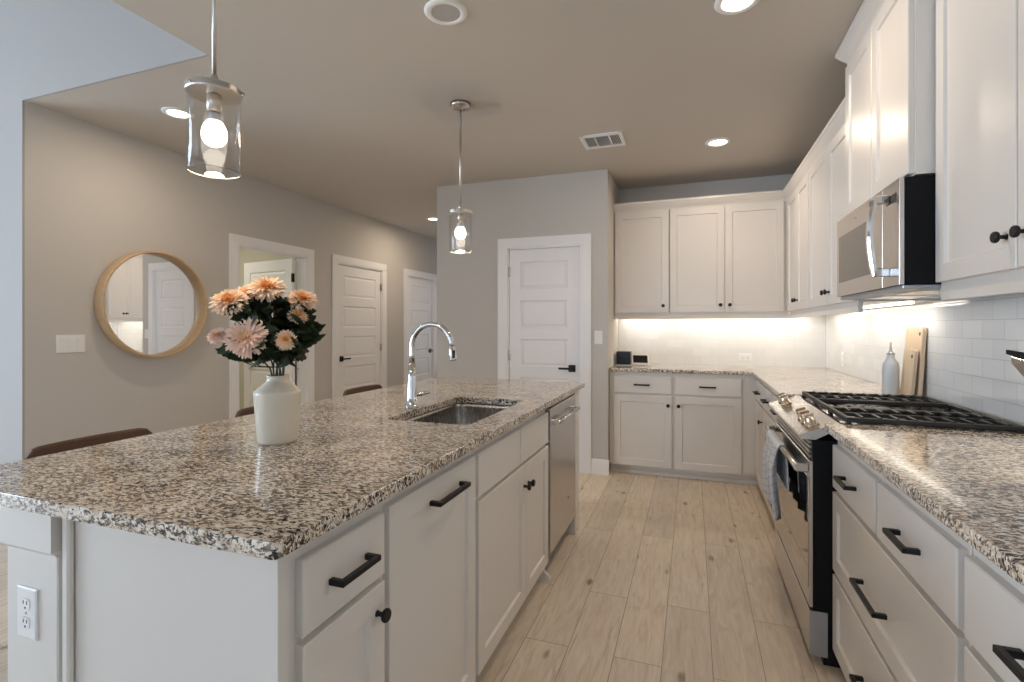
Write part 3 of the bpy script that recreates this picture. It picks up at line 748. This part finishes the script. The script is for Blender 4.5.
# ------------------------------------------------------------------ wall things on the left
mx_y, mx_z, mr = 2.650, 1.455, .392
t = thing('round_mirror', 'large round mirror in a deep blond wood band frame on the wall', 'mirror', (LWX,mx_y,mx_z))
mb = MB(); mb.lathe([(mr-.014,.0),(mr,.0),(mr+.002,.004),(mr+.002,.088),(mr-.001,.091),(mr-.011,.091),(mr-.014,.088),(mr-.014,.0)], (LWX,mx_y,mx_z), (1,0,0), 72, cap0=False, cap1=False); mb.build('frame', M['oak'], t)
tl = Vector((math.cos(.030),-math.sin(.030),0)); mb = MB(); mb.lathe([(mr-.0145,.0),(mr-.0145,.006),(.001,.006)], (LWX+.014,mx_y,mx_z), tl, 72, cap0=True, cap1=True, smooth=False); mb.build('mirror_glass', M['mirror'], t)
def switch(name, label, F, u, v, n):
    t = thing(name, label, 'light switch', tuple(F(u,v,0)))
    hw = .035+.023*(n-1); hh = .058
    mb = MB(); mb.rings([rect(u-hw,u+hw,v-hh,v+hh,0), rect(u-hw,u+hw,v-hh,v+hh,.004), rect(u-hw,u+hw,v-hh,v+hh,.006,.003)], F); mb.build('cover_plate', M['plate'], t)
    for k in range(n):
        c = u+(k-(n-1)/2)*.046
        mb = MB(); mb.rings([rect(c-.0175,c+.0175,v-.034,v+.034,.0055), rect(c-.0175,c+.0175,v-.034,v+.034,.0068,.001)], F)
        mb.rings([[(c-.0145,v-.031,.0065),(c+.0145,v-.031,.0065),(c+.0145,v+.031,.0065),(c-.0145,v+.031,.0065)],[(c-.0145,v-.031,.0075),(c+.0145,v-.031,.0075),(c+.0145,v+.031,.012),(c-.0145,v+.031,.012)]], F)
        mb.build('rocker', M['plate'], t)
switch('light_switch', 'white three-rocker switch plate on the wall left of the mirror', FL, 2.125, 1.178, 3)
switch('light_switch', 'white single switch on the grey wall right of the pantry door', FP, -.775, 1.195, 1)

# ------------------------------------------------------------------ back run of base cabinets
FB = Fr((0,4.49,0),(1,0,0),(0,-1,0))
BT, BB = .862, .715
t = thing('base_cabinet', 'white back-wall base cabinet with two drawers over two knobbed doors', 'cabinet', (-.13,4.78,0))
mb = MB(); mb.box((-.690,4.49,.085),(.505,BWY-.005,CZ0)); mb.build('cabinet_body', M['cab'], t)
mb = MB(); mb.box((-.690,4.545,0),(.57,BWY-.005,.085)); mb.box((-.690,4.533,0),(.57,4.545,.032),.003); mb.build('toe_board', M['cab'], t)
add_drawer(FB, t, -.655,-.168, BB, BT); add_drawer(FB, t, -.140,.375, BB, BT)
add_door(FB, t, -.655,-.168, .085, BB-.018, (-.195,.620)); add_door(FB, t, -.140,.375, .085, BB-.018, (-.110,.620))
# right run, far part
FRt = Fr((.512,0,0),(0,1,0),(-1,0,0)); FRf = Fr((.492,0,0),(0,1,0),(-1,0,0))
RY0, RY1 = 2.195, 3.04    # the range
def rbase(label, y0, y1, xf=.512):
    t = thing('base_cabinet', label, 'cabinet', (.80,(y0+y1)/2,0))
    mb = MB(); mb.box((xf,y0,.085),(RWX-.005,y1,CZ0)); mb.build('cabinet_body', M['cab'], t)
    mb = MB(); mb.box((.575,y0,0),(RWX-.005,y1,.085)); mb.build('toe_board', M['cab'], t)
    return t
t = rbase('slim white base cabinet in the inner corner, drawer over knobbed door', 3.98, 4.47, .492)
add_drawer(FRf, t, 3.995, 4.42, BB, BT); add_door(FRf, t, 3.995, 4.42, .085, BB-.018, (4.02,.60))
t = rbase('white base cabinet second from the inner corner, drawer over knobbed door', 3.545, 3.975, .492)
add_drawer(FRf, t, 3.56, 3.96, BB, BT); add_door(FRf, t, 3.56, 3.96, .085, BB-.018, (3.60,.56))
t = rbase('white three-drawer base cabinet between the range and the corner doors', RY1+.01, 3.54, .492)
add_drawer(FRf, t, RY1+.02, 3.525, BB, BT); add_drawer(FRf, t, RY1+.02, 3.525, .40, BB-.018, flat=False); add_drawer(FRf, t, RY1+.02, 3.525, .085, .385, flat=False)
# near right run
def drawers4(label, y0, y1):
    t = rbase(label, y0, y1); m = (y0+y1)/2
    for a, b in ((y0+.012, m-.010),(m+.010, y1-.012)): add_drawer(FRt, t, a, b, .692, .850)
    add_drawer(FRt, t, y0+.012, y1-.012, .385, .675, ((y0+y1)/2+.01,.508), flat=False, L=.21); add_drawer(FRt, t, y0+.012, y1-.012, .085, .368, ((y0+y1)/2+.01,.21), flat=False, L=.21)
    return t
drawers4('white four-drawer base cabinet right beside the range under the near granite', 1.225, RY0-.008)
drawers4('white four-drawer base cabinet at lower right corner, nearest the camera', .20, 1.22)
SX = .468
worktop([[(-.692,4.455),(.450,4.455),(.450,RY1+.006),(1.086,RY1+.006),(1.086,RY0),(RWX-.004,RY0),(RWX-.004,BWY-.004),(-.692,BWY-.004)]], 'corner_countertop', 'granite countertop running along the back wall and corner to the range')
worktop([[(SX,.19),(RWX-.004,.19),(RWX-.004,RY0-.006),(SX,RY0-.006)]], 'side_countertop', 'granite countertop at the right foreground, nearer side of the range')

# backsplash
mb = MB(); mb.box((PANX+.002,BWY-.008,CZ1),(RWX-.009,BWY-.001,1.395)); tag(mb.build('tile_backsplash', M['tile_x']), 'white subway tile backsplash on the back wall under the cabinets', 'backsplash')
mb = MB(); mb.box((RWX-.008,.19,CZ1),(RWX-.001,BWY-.0085,1.40)); mb.box((RWX-.008,2.0,1.40),(RWX-.001,3.0,1.50)); tag(mb.build('tile_backsplash', M['tile_y']), 'white subway tile backsplash along the right wall behind the range', 'backsplash')
FBW = Fr((0,BWY-.008,0),(1,0,0),(0,-1,0)); FRW = Fr((RWX-.008,0,0),(0,1,0),(-1,0,0))
outlet('power_outlet', 'white sideways outlet on the back-wall subway tiles', FBW, .455, 1.005, True)
outlet('power_outlet', 'white outlet on the right-wall tiles between corner and oil bottle', FRW, 4.55, 1.035)

# ------------------------------------------------------------------ upper cabinets
UB, UT = 1.417, 2.345
UFY = 4.785; UFX = .765
FU = Fr((0,UFY,0),(1,0,0),(0,-1,0)); FUR = Fr((UFX,0,0),(0,1,0),(-1,0,0))
def led(name, lo, hi, par, power, sx, sy):
    mb = MB(); mb.box(lo, hi); mb.build('light_strip', M['led'], par)
    area(name, ((lo[0]+hi[0])/2,(lo[1]+hi[1])/2,lo[2]-.004), (0,0,0), sx, sy, power, (1,.90,.76), PI, par)
def upper(label, lo, hi, railF=None, u=None):
    t = thing('wall_cabinet', label, 'cabinet', ((lo[0]+hi[0])/2,(lo[1]+hi[1])/2,lo[2]))
    mb = MB(); mb.box(lo, hi); mb.build('cabinet_body', M['cab'], t); return t
def light_rail(t, F, u0, u1, ztop=UB-.005, h=.052):
    mb = MB(); mb.rings([[(u0,ztop-h,0),(u0,ztop-h,-.018),(u0,ztop,-.018),(u0,ztop,.0),(u0,ztop-h*.5,.004)],[(u1,ztop-h,0),(u1,ztop-h,-.018),(u1,ztop,-.018),(u1,ztop,.0),(u1,ztop-h*.5,.004)]], F)
    mb.build('light_rail', M['cab'], t)
UC = UT+.03
t = upper('white single-door wall cabinet beside the pantry wall above the black box', (-.692,UFY,UB-.005), (-.197,BWY-.001,UC))
add_door(FU, t, -.682,-.203, UB, UT, (-.250,1.478)); light_rail(t, FU, -.692,-.197)
led('undercabinet_glow', (-.64,4.985,UB-.016), (-.24,5.01,UB-.006), t, .85, .42, .03)
t = upper('white double-door wall cabinet in the middle of the back wall', (-.195,UFY,UB-.005), (RWX-.02,BWY-.001,UC))
add_door(FU, t, -.191,.263, UB, UT, (.230,1.478)); add_door(FU, t, .268,.728, UB, UT, (.305,1.478)); light_rail(t, FU, -.195,UFX-.0)
led('undercabinet_glow', (-.14,4.985,UB-.016), (.95,5.01,UB-.006), t, 2.2, 1.1, .03)
t = upper('white double-door wall cabinet on the right wall next to the inner corner', (UFX,3.925,UB-.005), (RWX-.001,UFY-.001,UC))
add_door(FUR, t, 3.935,4.330, UB, UT, (4.295,1.49)); add_door(FUR, t, 4.335,4.735, UB, UT, (4.370,1.49)); light_rail(t, FUR, 3.925,UFY-.02)
led('undercabinet_glow', (.985,3.98,UB-.016), (1.01,4.75,UB-.006), t, 1.3, .03, .75)
MY0, MY1 = 2.105, 2.885
t = upper('white double-door wall cabinet on the right wall just beyond the microwave', (UFX,MY1+.004,UB-.005), (RWX-.001,3.922,UC))
add_door(FUR, t, MY1+.012,3.400, UB, UT, (3.365,1.49)); add_door(FUR, t, 3.405,3.915, UB, UT, (3.440,1.49)); light_rail(t, FUR, MY1+.004,3.922)
led('undercabinet_glow', (.985,2.95,UB-.016), (1.01,3.88,UB-.006), t, 1.5, .03, .9)
MX = .725; FMC = Fr((MX,0,0),(0,1,0),(-1,0,0))
t = upper('tall white double-door wall cabinet above the microwave, reaching the ceiling', (MX,MY0,1.815), (RWX-.001,MY1,2.60))
add_door(FMC, t, MY0+.008,(MY0+MY1)/2-.003, 1.822, 2.555); add_door(FMC, t, (MY0+MY1)/2+.003,MY1-.008, 1.822, 2.555)
NX = .795; FNU = Fr((NX,0,0),(0,1,0),(-1,0,0))
t = upper('large white double-door wall cabinet at upper right, nearest the camera', (NX,1.235,UB-.005), (RWX-.001,MY0-.004,2.46))
add_door(FNU, t, 1.640,MY0-.012, UB+.022, 2.42, (1.680,1.525)); add_door(FNU, t, 1.245,1.633, UB+.022, 2.42, (1.593,1.525)); light_rail(t, FNU, 1.235,MY0-.004, UB+.014)
led('undercabinet_glow', (.985,1.28,UB-.016), (1.01,2.05,UB-.006), t, 1.7, .03, .75)
# crown mouldings
def crown_prof(z): return [(0,z-.03),(.006,z-.03),(.010,z-.012),(.016,z-.004),(.034,z+.018),(.044,z+.034),(.050,z+.040),(.050,z+.058),(0,z+.058)]
mb = MB()
P = crown_prof(UC+.0)
r0 = [(PANX+.002, UFY-.02-a+.02, b) for a,b in P]; r1 = [(UFX-a, UFY-a, b) for a,b in P]; r2 = [(UFX-a, MY1+.003, b) for a,b in P]
mb.rings([r0, r1, r2]); struct(mb.build('trim_5', M['cab']))
P = crown_prof(2.598)
mb = MB(); mb.rings([[(RWX-.002, MY1+a, b) for a,b in P],[(MX-a, MY1+a, b) for a,b in P],[(MX-a, MY0-a, b) for a,b in P],[(RWX-.002, MY0-a, b) for a,b in P]]); struct(mb.build('trim_6', M['cab']))
P = crown_prof(2.46)
mb = MB(); mb.rings([[(NX-a, 1.235, b) for a,b in P],[(NX-a, MY0-.06, b) for a,b in P]]); struct(mb.build('trim_7', M['cab']))

# ------------------------------------------------------------------ microwave
WX = .676; FM = Fr((WX,0,0),(0,1,0),(-1,0,0)); Y0, Y1 = MY0-.005, MY1+.015; Z0, Z1 = 1.432, 1.808
t = thing('microwave', 'stainless over-the-range microwave with curved chrome handle', 'microwave', (.9,(Y0+Y1)/2,Z0))
mb = MB(); mb.box((WX+.016,Y0,Z0+.004),(RWX-.012,Y1,Z1),.002); mb.build('case', M['blackmatte'], t)
yd = Y0+.165
mb = MB(); R_ = lambda w,i: rect(yd+.002,Y1,Z0+.004,Z1,w,i)
mb.rings([R_(-.014,0),R_(-.001,0),R_(0,.001)], FM); dr = mb.build('door', M['steel'], t)
mb = MB(); w0,w1,q0,q1 = yd+.14, Y1-.040, Z0+.070, Z1-.085
mb.rings([rect(w0,w1,q0,q1,.0), rect(w0,w1,q0,q1,.002), rect(w0,w1,q0,q1,.0025,.002)], FM); mb.build('window', mat('microwave_window', (.14,.125,.11), .12, .5), dr)
mb = MB(); R_ = lambda w,i: rect(Y0,yd-.001,Z0+.004,Z1,w,i)
mb.rings([R_(-.014,0),R_(-.001,0),R_(0,.001)], FM); cp = mb.build('control_panel', M['steel'], t)
mb = MB(); mb.box((Y0+.03,Z1-.075,.0),(yd-.04,Z1-.045,.0015),0,FM); mb.build('display', M['screen'], cp)
# bowed handle
hy = Y0+.100; n = 14; pts = []
for k in range(n+1):
    u = k/n; pts.append(u)
mb = MB(); rows = []
zc0, zc1 = Z0+.055, Z1-.055
for u in pts:
    z = zc0+(zc1-zc0)*u; w = .046+.014*math.sin(PI*u)
    rows.append([(hy-.016,z,w-.008),(hy+.016,z,w-.008),(hy+.016,z,w+.003),(hy+.009,z,w+.010),(hy-.009,z,w+.010),(hy-.016,z,w+.003)])
mb.rings(rows, FM, smooth=False)
for z in (zc0, zc1): mb.box((hy-.014,z-.016,.0),(hy+.014,z+.016,.054),.004,FM)
mb.build('handle', M['chrome'], dr)
mb = MB(); mb.lathe([(.009,0),(.009,.0015),(.007,.002)], FM(yd+.34,Z1-.035,0), FM.n, 16); mb.build('badge', M['nickel'], dr)
mb = MB(); mb.box((WX+.012,Y0+.006,Z0-.012),(RWX-.03,Y1-.006,Z0+.003),.003); un = mb.build('vent_base', M['grey'], t)
mb = MB()
for k in range(2):
    a = Y0+.08+k*.36; mb.box((WX+.09,a,Z0-.0145),(WX+.27,a+.27,Z0-.0115))
mb.build('grease_filter', M['nickel'], un)

# ------------------------------------------------------------------ range
t = thing('kitchen_range', 'slide-in stainless gas range with black grates and front knobs', 'stove', (.73,(RY0+RY1)/2,0))
RX = .420; FRG = Fr((RX,0,0),(0,1,0),(-1,0,0)); a0, a1 = RY0+.004, RY1-.004
mb = MB(); mb.rings([[(RX+.014,y,.06),(RX+.014,y,.857),(.519,y,.857),(.519,y,.905),(1.083,y,.905),(1.083,y,.06)] for y in (a0,a1)]); mb.build('body', M['blackmatte'], t)
mb = MB(); mb.box((RX+.05,a0+.01,0),(1.0,a1-.01,.06)); mb.build('plinth', M['black'], t)
R_ = lambda w,i,z0,z1: rect(a0,a1,z0,z1,w,i)
mb = MB(); mb.rings([R_(-.012,0,.045,.205),R_(-.003,0,.045,.205),R_(0,.003,.045,.205)], FRG); lw = mb.build('storage_drawer', M['steel'], t)
mb = MB(); mb.box((RX+.004,a0-.003,.035),(RX+.062,a0+.0005,.205),.001); mb.build('side_plate', M['grey'], t)
mb = MB(); mb.rings([R_(-.012,0,.218,.775),R_(-.003,0,.218,.775),R_(0,.003,.218,.775)], FRG); dr = mb.build('oven_door', M['steel'], t)
mb = MB(); w0,w1,q0,q1 = a0+.012,a1-.012,.285,.712
mb.rings([rect(w0,w1,q0,q1,0), rect(w0,w1,q0,q1,.0015), rect(w0,w1,q0,q1,.002,.002)], FRG); mb.build('oven_window', mat('oven_mirror_glass', (.50,.46,.42), .035, 1), dr)
mb = MB(); mb.lathe([(.011,0),(.011,.0015),(.009,.002)], FRG((a0+a1)/2,.262,0), FRG.n, 18); mb.build('badge', M['nickel'], dr)
HXW = .040
mb = MB(); mb.tube([FRG(a0+.004,.745,HXW),FRG(a1-.02,.745,HXW)], .012, 16)
for yy in (a0+.016,a1-.035): mb.box((yy-.013,.730,0),(yy+.013,.760,HXW+.006),.004,FRG)
mb.build('handle', M['steel'], dr)
mb = MB()
for k in range(4): mb.box((a0+.015,.786+k*.018,-.012),(a1-.015,.795+k*.018,-.002),.001,FRG)
mb.build('vent_louvre', M['nickel'], t)
mb = MB(); mb.box((a0,.777,-.016),(a1,.858,-.010),0,FRG); mb.build('vent_back', M['black'], t)
# sloping control panel:  profile in (x,z)
PF = [(.388,.858),(.388,.872),(.396,.879),(.520,.925),(.520,.905),(.44,.858)]
mb = MB(); mb.rings([[(x,y,z) for x,z in PF] for y in (a0-.002,a1+.002)]); cp = mb.build('control_panel', M['steel'], t)
sl = Vector(((.520-.396),0,.925-.879)).normalized(); nn = Vector((-sl.z,0,sl.x))
def onp(y, s, h=0): return Vector((.396,y,.879)) + sl*s + nn*h
dm = (a0+a1)/2
mb = MB(); mb.rings([[tuple(onp(y,s,h)) for y,s in ((dm-.02,.02),(dm+.17,.02),(dm+.17,.085),(dm-.02,.085))] for h in (0,.0012)]); mb.build('touch_display', M['steel'] if False else mat('grey_display', (.50,.48,.45), .2, 1), cp)
for y in (a0+.085, a0+.165, a0+.245, a1-.085, a1-.165):
    mb = MB(); c = onp(y,.055,0)
    mb.lathe([(.026,0),(.026,.006),(.0195,.008),(.0195,.034),(.0175,.038),(.001,.038)], c, nn, 22)
    p = onp(y,.055,.038)
    mb.rings([[tuple(onp(y+u*.006,.055+s*.0185,h)) for u,s in ((-1,-1),(1,-1),(1,1),(-1,1))] for h in (.036,.046)])
    mb.build('knob', M['brass'], cp)
# cooktop and grates
mb = MB(); mb.rings([[(x,y,z) for x,y in rrect(.521+i,1.083-i,a0+i,a1-i,.008,3)] for z,i in ((.905,0),(.920,0),(.922,.003),(.922,.014),(.916,.020))]); ct = mb.build('cooktop', mat('dark_cooktop_steel', (.30,.28,.26), .22, 1), t)
mb = MB()
burn = [(.66,a0+.17),(.66,a1-.17),(.90,a0+.17),(.90,a1-.17),(.78,dm)]
for i, (bx_, by) in enumerate(burn):
    mb = MB(); r = .045 if i in (0,2) else .036
    mb.lathe([(r+.012,0),(r+.012,.006),(r,.008),(r,.014),(r-.006,.018),(.001,.019)], (bx_,by,.916), seg=24); mb.build('burner', M['iron'], ct)
gz0, gz1 = .934, .948
gw = (a1-a0-.02)/3
for k in range(3):
    g0 = a0+.006+k*(gw+.004); g1 = g0+gw; mb = MB(); X0, X1 = .545, 1.075
    for y in (g0, g1-.016): mb.box((X0,y,gz0-.004),(X1,y+.016,gz1),.003)
    for x in (X0, X1-.016): mb.box((x,g0+.01,gz0-.004),(x+.016,g1-.01,gz1),.003)
    (mb.box((X0+.01,(g0+g1)/2-.006,gz0),(X1-.01,(g0+g1)/2+.006,gz1),.002) if k != 1 else None)
    for x in ((.60,.655,.71,.765,.82,.875,.93,.985,1.03) if k != 1 else ()):
        mb.box((x-.006,g0+.01,gz0),(x+.006,g0+.095,gz1+.004),.002); mb.box((x-.006,g1-.095,gz0),(x+.006,g1-.01,gz1+.004),.002)
    for x in (X0+.002, X1-.018):
        for y in (g0+.001, g1-.017): mb.box((x,y,.917),(x+.014,y+.014,gz0),.002)
    mb.build('grate', M['iron'], ct)

# towels
def towel(mb, y0, y1, ztop, zfront, zback, seed, amp=.010, mi=0, flare=0., bulge=0.):
    rnd = random.Random(seed); nu, nv = 26, 30; cx = RX-HXW
    uvl = mb.bm.loops.layers.uv.verify(); Lf = ztop-zfront; Lb = ztop-zback
    ph = rnd.uniform(0,6)
    grid = []
    for j in range(nv+1):
        s = -Lb + (Lb+Lf)*j/nv; row = []
        for i in range(nu+1):
            u = i/nu; d = abs(s); k = min(1, d/.12)
            f = math.sin(u*21+ph+d*3)*.7 + math.sin(u*37+ph*2-d*5)*.3
            y = (y0+y1)/2 + (u-.5)*(y1-y0)*(1 - .10*k + flare*k*(d/.3))
            if abs(s) < .02:
                a = s/.02*PI/2; x = cx - .016*math.sin(a); z = ztop - .016*(1-math.cos(a))
            else:
                x = cx - math.copysign(.016, s) - (amp*f*k + (.004+bulge)*k*(.5+.5*math.sin(PI*min(1,d/.3))))*math.copysign(1, s)*(1 if s > 0 else .1); z = ztop - .016 - (d-.02)
            row.append((mb.bm.verts.new((x,y,z)), (u*(y1-y0), s)))
        grid.append(row)
    for j in range(nv):
        for i in range(nu):
            q = (grid[j][i],grid[j][i+1],grid[j+1][i+1],grid[j+1][i]); f = mb.bm.faces.new([v for v,_ in q]); f.smooth = True; f.material_index = mi
            for lp, (_, uv) in zip(f.loops, q): lp[uvl].uv = uv
def finish_towel(o):
    m = o.modifiers.new('thick','SOLIDIFY'); m.thickness = .003; m.offset = 0
mb = MB(); towel(mb, 2.53, 2.89, .762, .435, .56, 3, .016, 0, .42, .012); o = mb.build('dish_towel', M['plaid'], None, normals=False); finish_towel(o)
tag(o, 'pale blue plaid dish towel hanging over the oven door handle', 'towel')
# ------------------------------------------------------------------ things on the worktops
# oil bottle
bx_, by = .985, 3.18
t = thing('oil_bottle', 'frosted glass oil bottle with metal pour spout beside the wooden boards', 'bottle', (bx_,by,CZ1))
mb = MB(); mb.lathe([(.034,0),(.038,.004),(.038,.148),(.036,.164),(.028,.181),(.018,.194),(.0165,.201),(.0165,.219),(.001,.219)], (bx_,by,CZ1), seg=36); mb.build('bottle_body', M['frost'], t)
mb = MB(); mb.lathe([(.0185,0),(.0185,.006),(.012,.010),(.007,.018),(.0050,.028),(.0045,.064)], (bx_,by,CZ1+.217), seg=18); mb.build('pour_spout', M['grey'], t)
# cutting boards leaning on the tiles
def board(label, y0, y1, xb, h, th, lean, top):
    t = thing('cutting_board', label, 'cutting board', (xb,(y0+y1)/2,CZ1))
    ux = math.sin(lean); uz = math.cos(lean); base = Vector((xb,0,CZ1+th*ux+.0005))
    def F(y, v, w): return base + Vector((ux*v + uz*w, y, uz*v - ux*w))
    poly = [(y, v) for y, v in rrect(y0,y1,0,h,.016,4)]
    mb = MB(); mb.rings([[(y,v,0) for y,v in poly],[(y,v,th) for y,v in poly]], F)
    o = mb.build('board_body', M['board'], t, .002)
    mb = MB(); c = F(y0+.03,h-.035,-.0004); ax = (F(0,0,-1)-F(0,0,0)).normalized(); mb.lathe([(.0095,0),(.0095,.0006)], c, ax, 18); mb.build('hanging_hole', M['slot'], o)
board('large pale wooden cutting board leaning on the tiles behind the small one', 3.055, 3.265, 1.060, .360, .018, .060, 0)
board('small pale wooden cutting board leaning in front of the larger board', 3.058, 3.200, 1.030, .245, .016, .085, 0)
# black box and small screen by the pantry wall
t = thing('speaker_box', 'small glossy black cube on the back countertop beside the pantry wall', 'speaker', (-.60,4.86,CZ1))
mb = MB(); mb.box((-.678,4.80,CZ1+.004),(-.545,4.91,CZ1+.128),.006,None,0,2); mb.build('case', M['blackgloss'], t)
mb = MB(); mb.box((-.672,4.805,CZ1),(-.55,4.905,CZ1+.004)); mb.build('base', M['nickel'], t)
t = thing('smart_display', 'small white tilted screen device beside the black cube', 'tablet', (-.44,4.88,CZ1))
def FD(u, v, w): return Vector((-.532+u-v*.10, 4.83+v*.42-w*.90, CZ1+v*.90+w*.42+.004)) + Vector((0,.0,0))
mb = MB(); mb.rings([[(x,v,0) for x,v in rrect(0,.155,0,.105,.012,4)],[(x,v,.010) for x,v in rrect(0,.155,0,.105,.012,4)],[(x,v,.012) for x,v in rrect(.002,.153,.002,.103,.011,4)]], FD); b = mb.build('case', M['plate'], t)
mb = MB(); mb.rings([[(x,v,.0119) for x,v in rrect(.012,.143,.018,.092,.003,2)],[(x,v,.0128) for x,v in rrect(.012,.143,.018,.092,.003,2)]], FD); mb.build('screen', M['screen'], b)
mb = MB(); mb.rings([[(-.525,4.835,CZ1),(-.38,4.835,CZ1),(-.38,4.93,CZ1),(-.525,4.93,CZ1)],[(-.505,4.875,CZ1+.075),(-.40,4.875,CZ1+.075),(-.40,4.895,CZ1+.075),(-.505,4.895,CZ1+.075)]]); mb.build('stand', M['plate'], t)
# kettle at the right edge: only its spout tip is in view
kx, ky = .793, 1.425
t = thing('kettle', 'stainless and black kettle, only its pointed spout showing at right edge', 'kettle', (kx,ky,CZ1))
mb = MB(); mb.lathe([(.074,0),(.078,.004),(.078,.02),(.074,.10),(.060,.20),(.052,.235),(.001,.236)], (kx,ky,CZ1), seg=36); kb = mb.build('kettle_body', M['chrome'], t)
mb = MB(); mb.lathe([(.052,0),(.050,.01),(.02,.018),(.010,.022),(.012,.036),(.001,.042)], (kx,ky,CZ1+.235), seg=28); mb.build('lid', M['black'], t)
dS = Vector((-.083,.062,0)).normalized(); sS = Vector((-dS.y,dS.x,0)); K = Vector((kx,ky,0))
mb = MB(); rows = []
for l, hw, z0, z1 in ((.045,.036,1.110,1.205),(.085,.026,1.160,1.212),(.118,.007,1.205,1.222)):
    c = K+dS*l; rows.append([tuple(c-sS*hw+Vector((0,0,z1))),tuple(c+sS*hw+Vector((0,0,z1))),tuple(c+sS*hw*.6+Vector((0,0,z0))),tuple(c-sS*hw*.6+Vector((0,0,z0)))])
mb.rings(rows); mb.build('spout', M['chrome'], t, .002)
mb = MB(); rows = []
for l, hw, z0, z1 in ((.05,.040,1.206,1.222),(.085,.029,1.213,1.230),(.126,.006,1.226,1.236)):
    c = K+dS*l; rows.append([tuple(c-sS*hw+Vector((0,0,z1))),tuple(c+sS*hw+Vector((0,0,z1))),tuple(c+sS*hw+Vector((0,0,z0))),tuple(c-sS*hw+Vector((0,0,z0)))])
mb.rings(rows); mb.build('spout_rim', M['black'], t)
mb = MB(); mb.tube([K-dS*.06+Vector((0,0,1.13)),K-dS*.125+Vector((0,0,1.12)),K-dS*.13+Vector((0,0,1.02)),K-dS*.077+Vector((0,0,.97))], .010, 12); mb.build('handle', M['black'], t)
